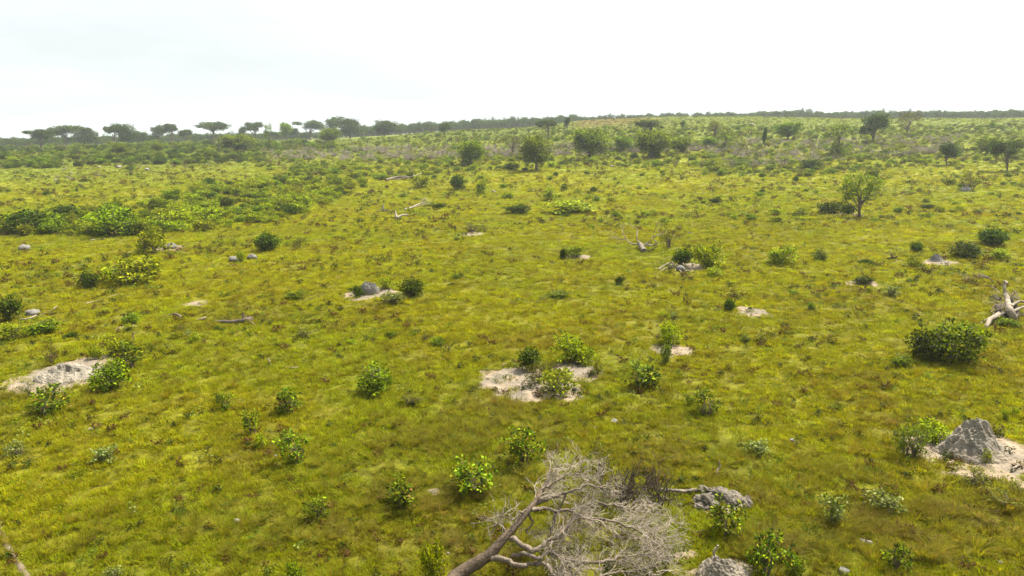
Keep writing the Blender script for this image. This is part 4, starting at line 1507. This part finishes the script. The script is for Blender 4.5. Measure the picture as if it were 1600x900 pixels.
def big_dead_tree():
    rr = np.random.RandomState(9)
    e = empty('dead_tree', at(700, 925))
    o0 = np.array(e.location)
    inv = lambda mb: [v.__isub__(o0) for v in mb.v]
    trunkp = [W3(690, 935, 0.15), W3(712, 902, 0.35), W3(738, 884, 0.6), W3(765, 866, 0.9), W3(787, 842, 1.2), W3(810, 817, 1.5), W3(827, 795, 1.8),
              W3(842, 775, 2.0), W3(854, 752, 2.15), W3(861, 733, 2.3)]
    mb = MB()
    L = smooth_line(trunkp, 5)
    t = np.linspace(0, 1, len(L))
    tube(mb, L, np.interp(t, [0, 0.25, 0.5, 0.75, 1], [0.22, 0.165, 0.105, 0.065, 0.028]), BRW, 10, 0.28, rr)
    inv(mb); mb.build('trunk', DEADWOOD, e, smooth=True)
    BRS = [
        ([(767, 872, .85), (792, 874, .9), (812, 884, .85), (830, 880, .9), (850, 882, .9), (863, 896, .8), (880, 915, .7)], .085, .04),
        ([(797, 841, 1.2), (812, 847, 1.25), (832, 860, 1.2), (847, 853, 1.3), (855, 845, 1.4), (872, 837, 1.5), (885, 824, 1.6), (900, 810, 1.7)], .078, .03),
        ([(830, 796, 1.8), (855, 794, 1.8), (872, 799, 1.75), (890, 796, 1.8), (905, 806, 1.8), (930, 815, 1.7)], .06, .022),
        ([(838, 786, 1.85), (860, 778, 1.95), (880, 771, 2.1), (900, 765, 2.2), (922, 757, 2.3), (945, 764, 2.2)], .06, .02),
        ([(824, 800, 1.7), (831, 815, 1.4), (822, 832, 1.0)], .045, .02),
        ([(868, 797, 1.75), (864, 820, 1.3), (856, 842, .9)], .05, .02),
        ([(800, 868, .9), (820, 864, 1.1), (842, 872, 1.1), (858, 862, 1.15), (875, 872, 1.1), (892, 884, .9)], .06, .025),
        ([(900, 810, 1.7), (925, 808, 1.6), (960, 815, 1.4), (995, 828, 1.1), (1020, 838, .9)], .045, .015),
        ([(875, 872, 1.1), (915, 880, .9), (950, 876, .8), (985, 868, .8), (1015, 866, .7)], .05, .016),
        ([(848, 764, 2.1), (868, 752, 2.3), (888, 742, 2.4), (905, 738, 2.45)], .04, .014),
        ([(885, 770, 2.1), (880, 785, 1.9), (872, 798, 1.7)], .04, .02),
        ([(892, 796, 1.8), (930, 785, 1.7), (965, 790, 1.5), (990, 800, 1.3)], .035, .014),
        ([(880, 915, .7), (915, 905, .7), (960, 895, .6), (1000, 890, .5)], .05, .015),
        ([(825, 797, 1.8), (812, 800, 1.8), (800, 812, 1.7), (786, 806, 1.8)], .03, .012),
    ]
    tw = MB()
    for bi, (pl, r0, r1) in enumerate(BRS):
        mb = MB()
        pts = [W3(*q) for q in pl]
        L = poly_tube(mb, pts, r0, r1, BRW * 0.6 + GREYW * 0.4, 8, 0.022, rough=0.45)
        inv(mb); mb.build('branch', DEADWOOD, e, smooth=True)
        n = len(L)
        for k in range(int(n * (0.62 if bi < 2 else 0.45)), n):
            if bi in (4, 5, 10, 13) and k < n - 2: continue
            for q in range(1 if k < n * 0.75 else 2):
                d = (L[min(k + 1, n - 1)] - L[k - 1]); d = d / (np.linalg.norm(d) + 1e-6)
                view = np.array([0.55, 0.10, -0.05])
                dd = d * 0.6 + view + rr.normal(0, 0.45, 3)
                twigs(tw, L[k], dd, rr.uniform(0.4, 0.75), 0.012, 2, GREYW * rr.uniform(0.9, 1.45), rr, 0.42, 4)
    # fan at the top
    for k in range(26):
        i = rr.randint(5, 10)
        b = trunkp[min(i, 9)] if i < 10 else trunkp[-1]
        b = smooth_line(trunkp[6:], 4)[rr.randint(2, 13)]
        dd = np.array([rr.uniform(0.1, 1.0), rr.uniform(-0.1, 0.5), rr.uniform(-0.15, 0.25)])
        twigs(tw, b, dd, rr.uniform(0.45, 0.75), 0.013, 2, GREYW * 1.5, rr, 0.35, 4)
    # outer sprays resting on the grass at right
    for k in range(26):
        twigs(tw, W3(rr.uniform(850, 1010), rr.uniform(820, 905), rr.uniform(0.05, 0.4)), np.array([rr.uniform(-0.2, 1), rr.uniform(-0.5, 0.6), rr.uniform(-0.1, 0.5)]),
              rr.uniform(0.5, 0.9), 0.013, 2, BRW * rr.uniform(0.6, 1.3), rr, 0.5, 4)
    for k in range(50):
        px, py = rr.uniform(945, 1035), rr.uniform(800, 900)
        b = W3(px, py, rr.uniform(0.15, 0.7))
        dd = np.array([rr.uniform(0.1, 1), rr.uniform(-0.4, 0.6), rr.uniform(-0.15, 0.4)])
        twigs(tw, b, dd, rr.uniform(0.5, 0.9), 0.010, 2, GREYW * rr.uniform(1.0, 1.5), rr, 0.5, 4)
    for k in range(5):
        twigs(tw, W3(rr.uniform(784, 800), rr.uniform(815, 838), 1.2), np.array([-0.4, 0.5, 0.5]), 0.6, 0.014, 2, GREYW * 1.2, rr, 0.4, 3)
    inv(tw)
    o = tw.build('twigs', DEADWOOD, e)
    tag(o, kind='stuff')
    tag(e, 'large toppled dead tree with grey twig crown at the bottom centre', 'dead tree')
    # dark brushwood behind it
    p = at(995, 792)
    db = MB()
    for k in range(90):
        b = W3(rr.uniform(945, 1045), rr.uniform(762, 800), rr.uniform(0.0, 0.15))
        dd = np.array([rr.uniform(-0.9, 0.5), rr.uniform(-0.2, 0.5), rr.uniform(0.3, 1.0)])
        twigs(db, b, dd, rr.uniform(0.5, 0.95), 0.017, 1, np.array([0.040, 0.029, 0.020]), rr, 0.5, 4)
    for v in db.v: v -= np.array(p)
    o = db.build('brush_pile', DEADWOOD)
    o.location = p
    tag(o, 'dark brown brushwood heap behind the grey twigs of the toppled tree', 'brush pile')


big_dead_tree()


def wood_thing(name, label, cat, chains, extra=None, part='branch', twig=None, trunk_first=False):
    """chains: list of (points [(px,py,h)...], r0, r1, colour) in metres; one part per chain when more than one"""
    p0 = np.array(at(chains[0][0][0][0], chains[0][0][0][1]))
    single = len(chains) == 1 and not twig
    e = None if single else empty(name, p0)
    for ci, (pl, r0, r1, col) in enumerate(chains):
        mb = MB()
        L = poly_tube(mb, [W3(*q) for q in pl], r0, r1, np.array(col), 8 if r0 > 0.05 else 6, 0.01)
        for v in mb.v: v -= p0
        o = mb.build(name if single else ('log' if trunk_first and ci == 0 else part), DEADWOOD, e, smooth=True)
        if single:
            o.location = p0; e = o
    if twig:
        rr = np.random.RandomState(int(p0[0] * 10) & 1023)
        mb = MB()
        for (px, py, h, dx, dy, dz, ln, n) in twig:
            for k in range(n):
                twigs(mb, W3(px, py, h), np.array([dx, dy, dz]) + rr.normal(0, 0.3, 3), ln * rr.uniform(0.6, 1.1), 0.02, 1, GREYW * 1.1, rr, 0.5, 3)
        for v in mb.v: v -= p0
        mb.build('twigs', DEADWOOD, e)
    tag(e, label, cat)
    return e


# uprooted pale stump at the right edge
wood_thing('uprooted_stump', 'uprooted stump with bleached white roots at the right edge', 'stump', [
    ([(1583, 496, .15), (1578, 486, .55), (1575, 472, .9), (1571, 458, 1.3)], .26, .13, PALE),
    ([(1571, 458, 1.3), (1569, 450, 1.6), (1570, 440, 1.95), (1574, 443, 1.95)], .09, .07, PALE * 1.1),
    ([(1566, 488, .4), (1556, 494, .4), (1546, 500, .35), (1542, 510, .15), (1541, 514, .0)], .17, .09, PALE),
    ([(1555, 492, .3), (1540, 500, .1), (1530, 507, .0)], .06, .03, GREYW),
    ([(1580, 478, .8), (1592, 471, .9), (1606, 474, .8)], .10, .06, PALE * 0.8),
    ([(1584, 486, .5), (1600, 479, .4), (1612, 478, .3)], .09, .05, PALE * 0.8),
    ([(1560, 478, .7), (1562, 488, .4), (1566, 497, .1)], .20, .15, DARKW * 1.5),
    ([(1576, 470, .9), (1585, 482, .5), (1588, 496, .1)], .24, .2, DARKW),
    ([(1572, 492, .2), (1580, 500, .05), (1590, 498, .1)], .2, .14, DARKW),
    ([(1568, 462, 1.1), (1562, 458, 1.2), (1554, 450, 1.3), (1546, 448, 1.3)], .035, .012, GREYW),
    ([(1576, 464, 1.0), (1584, 458, 1.1), (1592, 456, 1.15)], .05, .02, BRW),
    ([(1582, 470, .9), (1588, 462, 1.0), (1592, 459, 1.1)], .06, .02, DARKW * 1.6),
    ([(1558, 474, .8), (1552, 480, .6), (1549, 488, .4)], .07, .03, BRW),
    ([(1563, 466, 1.0), (1557, 468, 1.0), (1552, 464, 1.2)], .06, .02, DARKW * 1.5),
    ([(1584, 466, 1.0), (1590, 468, .9), (1594, 463, 1.0)], .06, .02, BRW),
    ([(1562, 484, .6), (1555, 486, .5), (1551, 493, .3)], .07, .03, PALE * 0.8),
    ([(1588, 490, .3), (1596, 492, .15), (1604, 488, .15)], .07, .03, DARKW * 1.4),
    ([(1569, 474, .8), (1565, 480, .8), (1563, 490, .5), (1558, 497, .2)], .08, .05, BRW),
], part='root', twig=[(1566, 468, .9, -.5, 0, .3, .7, 12), (1578, 466, 1.0, .4, 0, .4, .6, 12), (1570, 478, .8, -.6, -.2, .0, .6, 8)])
# curly fallen tree in the middle right
wood_thing('fallen_tree', 'fallen grey trunk end with curling bare branches, right of centre', 'dead tree', [
    ([(1006, 392, .25), (1003, 386, .4), (999, 381, .5)], .28, .24, GREYW * 0.8),
    ([(1003, 383, .6), (997, 377, .8), (995, 368, 1.3), (996, 360, 1.7), (990, 354, 2.1)], .08, .03, GREYW * .8),
    ([(999, 382, .4), (984, 380, .6), (978, 372, 1.1), (973, 364, 1.6), (972, 358, 1.9)], .07, .03, GREYW),
    ([(978, 372, 1.1), (970, 374, .9), (964, 372, 1.0)], .05, .03, GREYW),
    ([(1006, 383, .7), (1013, 379, .9), (1018, 375, 1.2), (1021, 366, 1.7), (1025, 352, 2.6)], .075, .025, GREYW * .8),
    ([(1020, 372, 1.3), (1026, 368, 1.6), (1032, 366, 1.6)], .06, .03, GREYW * 1.1),
    ([(1010, 382, .6), (1020, 384, .5), (1026, 380, .9), (1022, 374, 1.2)], .09, .05, GREYW),
    ([(1011, 394, .1), (1020, 389, .5), (1028, 384, .9)], .07, .04, DARKW * 1.4),
], trunk_first=True, twig=[(990, 356, 1.9, -.2, .1, .6, .8, 4), (972, 358, 1.9, -.2, .1, .5, .7, 5), (1025, 354, 2.4, .2, 0, .7, .8, 4), (965, 373, 1, -.6, 0, .2, .8, 5), (1030, 367, 1.6, .5, 0, .3, .7, 5)])
wood_thing('fallen_log', 'dark fallen log with an upright stub in the left middle field', 'log', [
    ([(336, 502, .1), (352, 503, .12), (368, 503, .15), (384, 500, .25), (392, 499, .2)], .09, .2, DARKW * 1.7),
    ([(379, 502, .1), (380, 496, .4), (379, 488, .75)], .10, .04, DARKW * 2),
    ([(388, 500, .2), (395, 505, .1), (400, 509, .0)], .05, .02, GREYW)], trunk_first=True)
wood_thing('dead_branch', 'short curved brown branch left of the dark fallen log', 'branch', [([(255, 495, .03), (268, 492, .12), (276, 491, .2), (284, 497, .1)], .04, .12, BRW)])
wood_thing('dead_branch', 'small grey branch end between curved branch and dark log', 'branch', [([(308, 500, .05), (315, 498, .12), (322, 497, .1)], .05, .10, GREYW)])
wood_thing('stick', 'long thin pale stick lying in the left field', 'stick', [([(135, 474, .05), (148, 471, .06), (158, 468, .06), (182, 460, .05)], .05, .02, PALE)])
wood_thing('stick', 'bent pale stick right of the pinkish-grey stone', 'stick', [([(62, 492, .05), (78, 486, .08), (89, 478, .2)], .025, .045, PALE)])
wood_thing('stick', 'thick pale stick in front of the pinkish-grey stone', 'stick', [([(24, 496, .08), (36, 499, .08), (46, 497, .1), (57, 493, .1)], .05, .06, GREYW * 1.2)])
wood_thing('dead_branch', 'forked bleached branch standing in the far centre', 'branch', [
    ([(621, 342, .1), (619, 336, .5), (617, 329, 1.1)], .22, .09, PALE),
    ([(621, 340, .3), (628, 336, .5), (637, 336, .4)], .16, .13, PALE * 0.85)], trunk_first=True)
wood_thing('dead_stump', 'small dark stump on a pale heap left of the forked branch', 'stump', [
    ([(599, 329, .2), (599, 324, .5), (599, 319, .9)], .2, .08, DARKW * 1.3), ([(590, 330, .1), (600, 329, .3), (607, 329, .1)], .14, .12, PALE * 0.9)], trunk_first=True)
wood_thing('fallen_branches', 'long row of bleached fallen branches in the far centre', 'dead tree', [
    ([(632, 327, .2), (645, 323, .2), (656, 318, .3), (672, 314, .3)], .16, .07, PALE), ([(640, 326, .1), (652, 322, .3), (668, 318, .6), (678, 316, .4)], .07, .04, PALE),
    ([(655, 319, .2), (660, 313, .8), (667, 309, 1.1)], .06, .03, PALE)], twig=[(660, 317, .4, .5, .1, .3, 1.1, 10), (672, 315, .4, .6, 0, .1, 1.2, 6)])
wood_thing('fallen_log', 'slim pale log running left from the clay rubble', 'log', [([(1028, 764, .06), (1044, 766, .1), (1060, 767, .12), (1074, 768, .12), (1090, 765, .14)], .04, .075, GREYW * 0.9)])
wood_thing('stick', 'crooked white stick standing behind the clay rubble', 'stick', [([(1124, 745, .0), (1120, 738, .15), (1125, 729, .3), (1124, 720, .5)], .035, .025, PALE)])
wood_thing('stick', 'bent white stick poking out above the bottom sand mound', 'stick', [([(1124, 876, .05), (1115, 864, .25), (1120, 856, .4), (1122, 852, .5)], .04, .03, PALE * 1.1)])
wood_thing('stick', 'thick short pale stick beside the drooping grass, below the rubble', 'stick', [([(1144, 832, .05), (1151, 838, .06), (1158, 842, .03)], .07, .04, PALE * 0.9)])
wood_thing('dead_branch', 'thin grey branch standing up in the left middle grass', 'branch', [([(206, 535, .0), (208, 530, .25), (207, 523, .55), (210, 520, .65)], .03, .04, PALE)])
wood_thing('stick', 'small upright pale stick, centre left', 'stick', [([(424, 571, .0), (421, 564, .2), (418, 560, .35)], .03, .04, GREYW * 1.3)])
wood_thing('stick', 'low bent grey stick right of the small upright one', 'stick', [([(436, 572, .03), (448, 573, .05), (458, 575, .08), (465, 573, .1)], .02, .045, GREYW * 1.1)])
wood_thing('fallen_branches', 'bleached sticks piled beside the dark grey stump-like stone', 'branches', [
    ([(1029, 421, .05), (1037, 415, .3), (1048, 411, .5)], .06, .09, PALE), ([(1033, 423, .05), (1045, 418, .2), (1052, 417, .3)], .05, .06, PALE * 0.8),
    ([(1046, 420, .05), (1052, 415, .4), (1050, 409, .7)], .08, .07, PALE * 0.9), ([(1054, 424, .05), (1058, 419, .2), (1066, 427, .05)], .05, .05, PALE)])
wood_thing('stick', 'black and white forked stick on the right mound sand', 'stick', [([(1580, 737, .0), (1582, 732, .15), (1586, 730, .15), (1595, 725, .12)], .035, .03, PALE)])
wood_thing('dead_stump', 'small dark three-pronged stump in the right field', 'stump', [
    ([(1388, 404, .05), (1394, 402, .3), (1392, 396, .7)], .12, .05, DARKW * 1.4), ([(1394, 403, .1), (1400, 402, .3), (1403, 400, .5)], .1, .05, DARKW * 1.4)])
wood_thing('fallen_branches', 'far grey log heap with one upright post, left of the centre trees', 'dead tree', [
    ([(603, 281, .3), (618, 277, .5), (632, 276, .6), (645, 278, .3)], .25, .15, GREYW), ([(644, 279, .0), (644, 274, 1.0), (644, 268, 2.0)], .24, .2, DARKW * 2),
    ([(612, 280, .2), (630, 279, .4), (650, 274, .9), (660, 270, .5)], .15, .1, GREYW)], twig=[(620, 277, .5, .3, 0, .5, 1.6, 8)])
wood_thing('stick', 'slender pale branch by the hedge belt, above the tall light shrub', 'stick', [([(140, 376, .05), (150, 374, .1), (165, 373, .1), (190, 372, .08)], .10, .03, PALE * 0.9)])
wood_thing('dead_branch', 'dry twiggy branch lying behind the uprooted stump', 'branch', [
    ([(1552, 441, .1), (1545, 434, .5), (1535, 432, .5), (1528, 434, .2)], .05, .025, GREYW * 0.9)], twig=[(1545, 435, .4, -.4, .1, .3, .9, 5), (1522, 436, .1, -.6, 0, .2, .8, 4)])
wood_thing('stick', 'pale short stick left of the uprooted stump', 'stick', [([(1539, 472, .03), (1545, 474, .05), (1554, 473, .04)], .03, .03, PALE)])

# ------------------------------------------------------------------ haze
hz = bpy.data.meshes.new('haze')
B = 2750.0
zv = [-4.0, 40.0]
vs = [(x, y, z) for z in zv for (x, y) in ((-B, -B), (B, -B), (B, B), (-B, B))]
hz.from_pydata(vs, [], [(0, 3, 2, 1), (4, 5, 6, 7), (0, 1, 5, 4), (1, 2, 6, 5), (2, 3, 7, 6), (3, 0, 4, 7)])
hm, t, N, L = new_mat('haze')
pv = N.new('ShaderNodeVolumePrincipled')
pv.inputs['Color'].default_value = (0.86, 0.92, 0.95, 1)
pv.inputs['Density'].default_value = 0.00017
pv.inputs['Anisotropy'].default_value = 0.3
om = N.new('ShaderNodeOutputMaterial')
L.new(pv.outputs[0], om.inputs['Volume'])
hz.materials.append(hm)
ho = bpy.data.objects.new('haze', hz); COL.objects.link(ho)
tag(ho, kind='stuff')
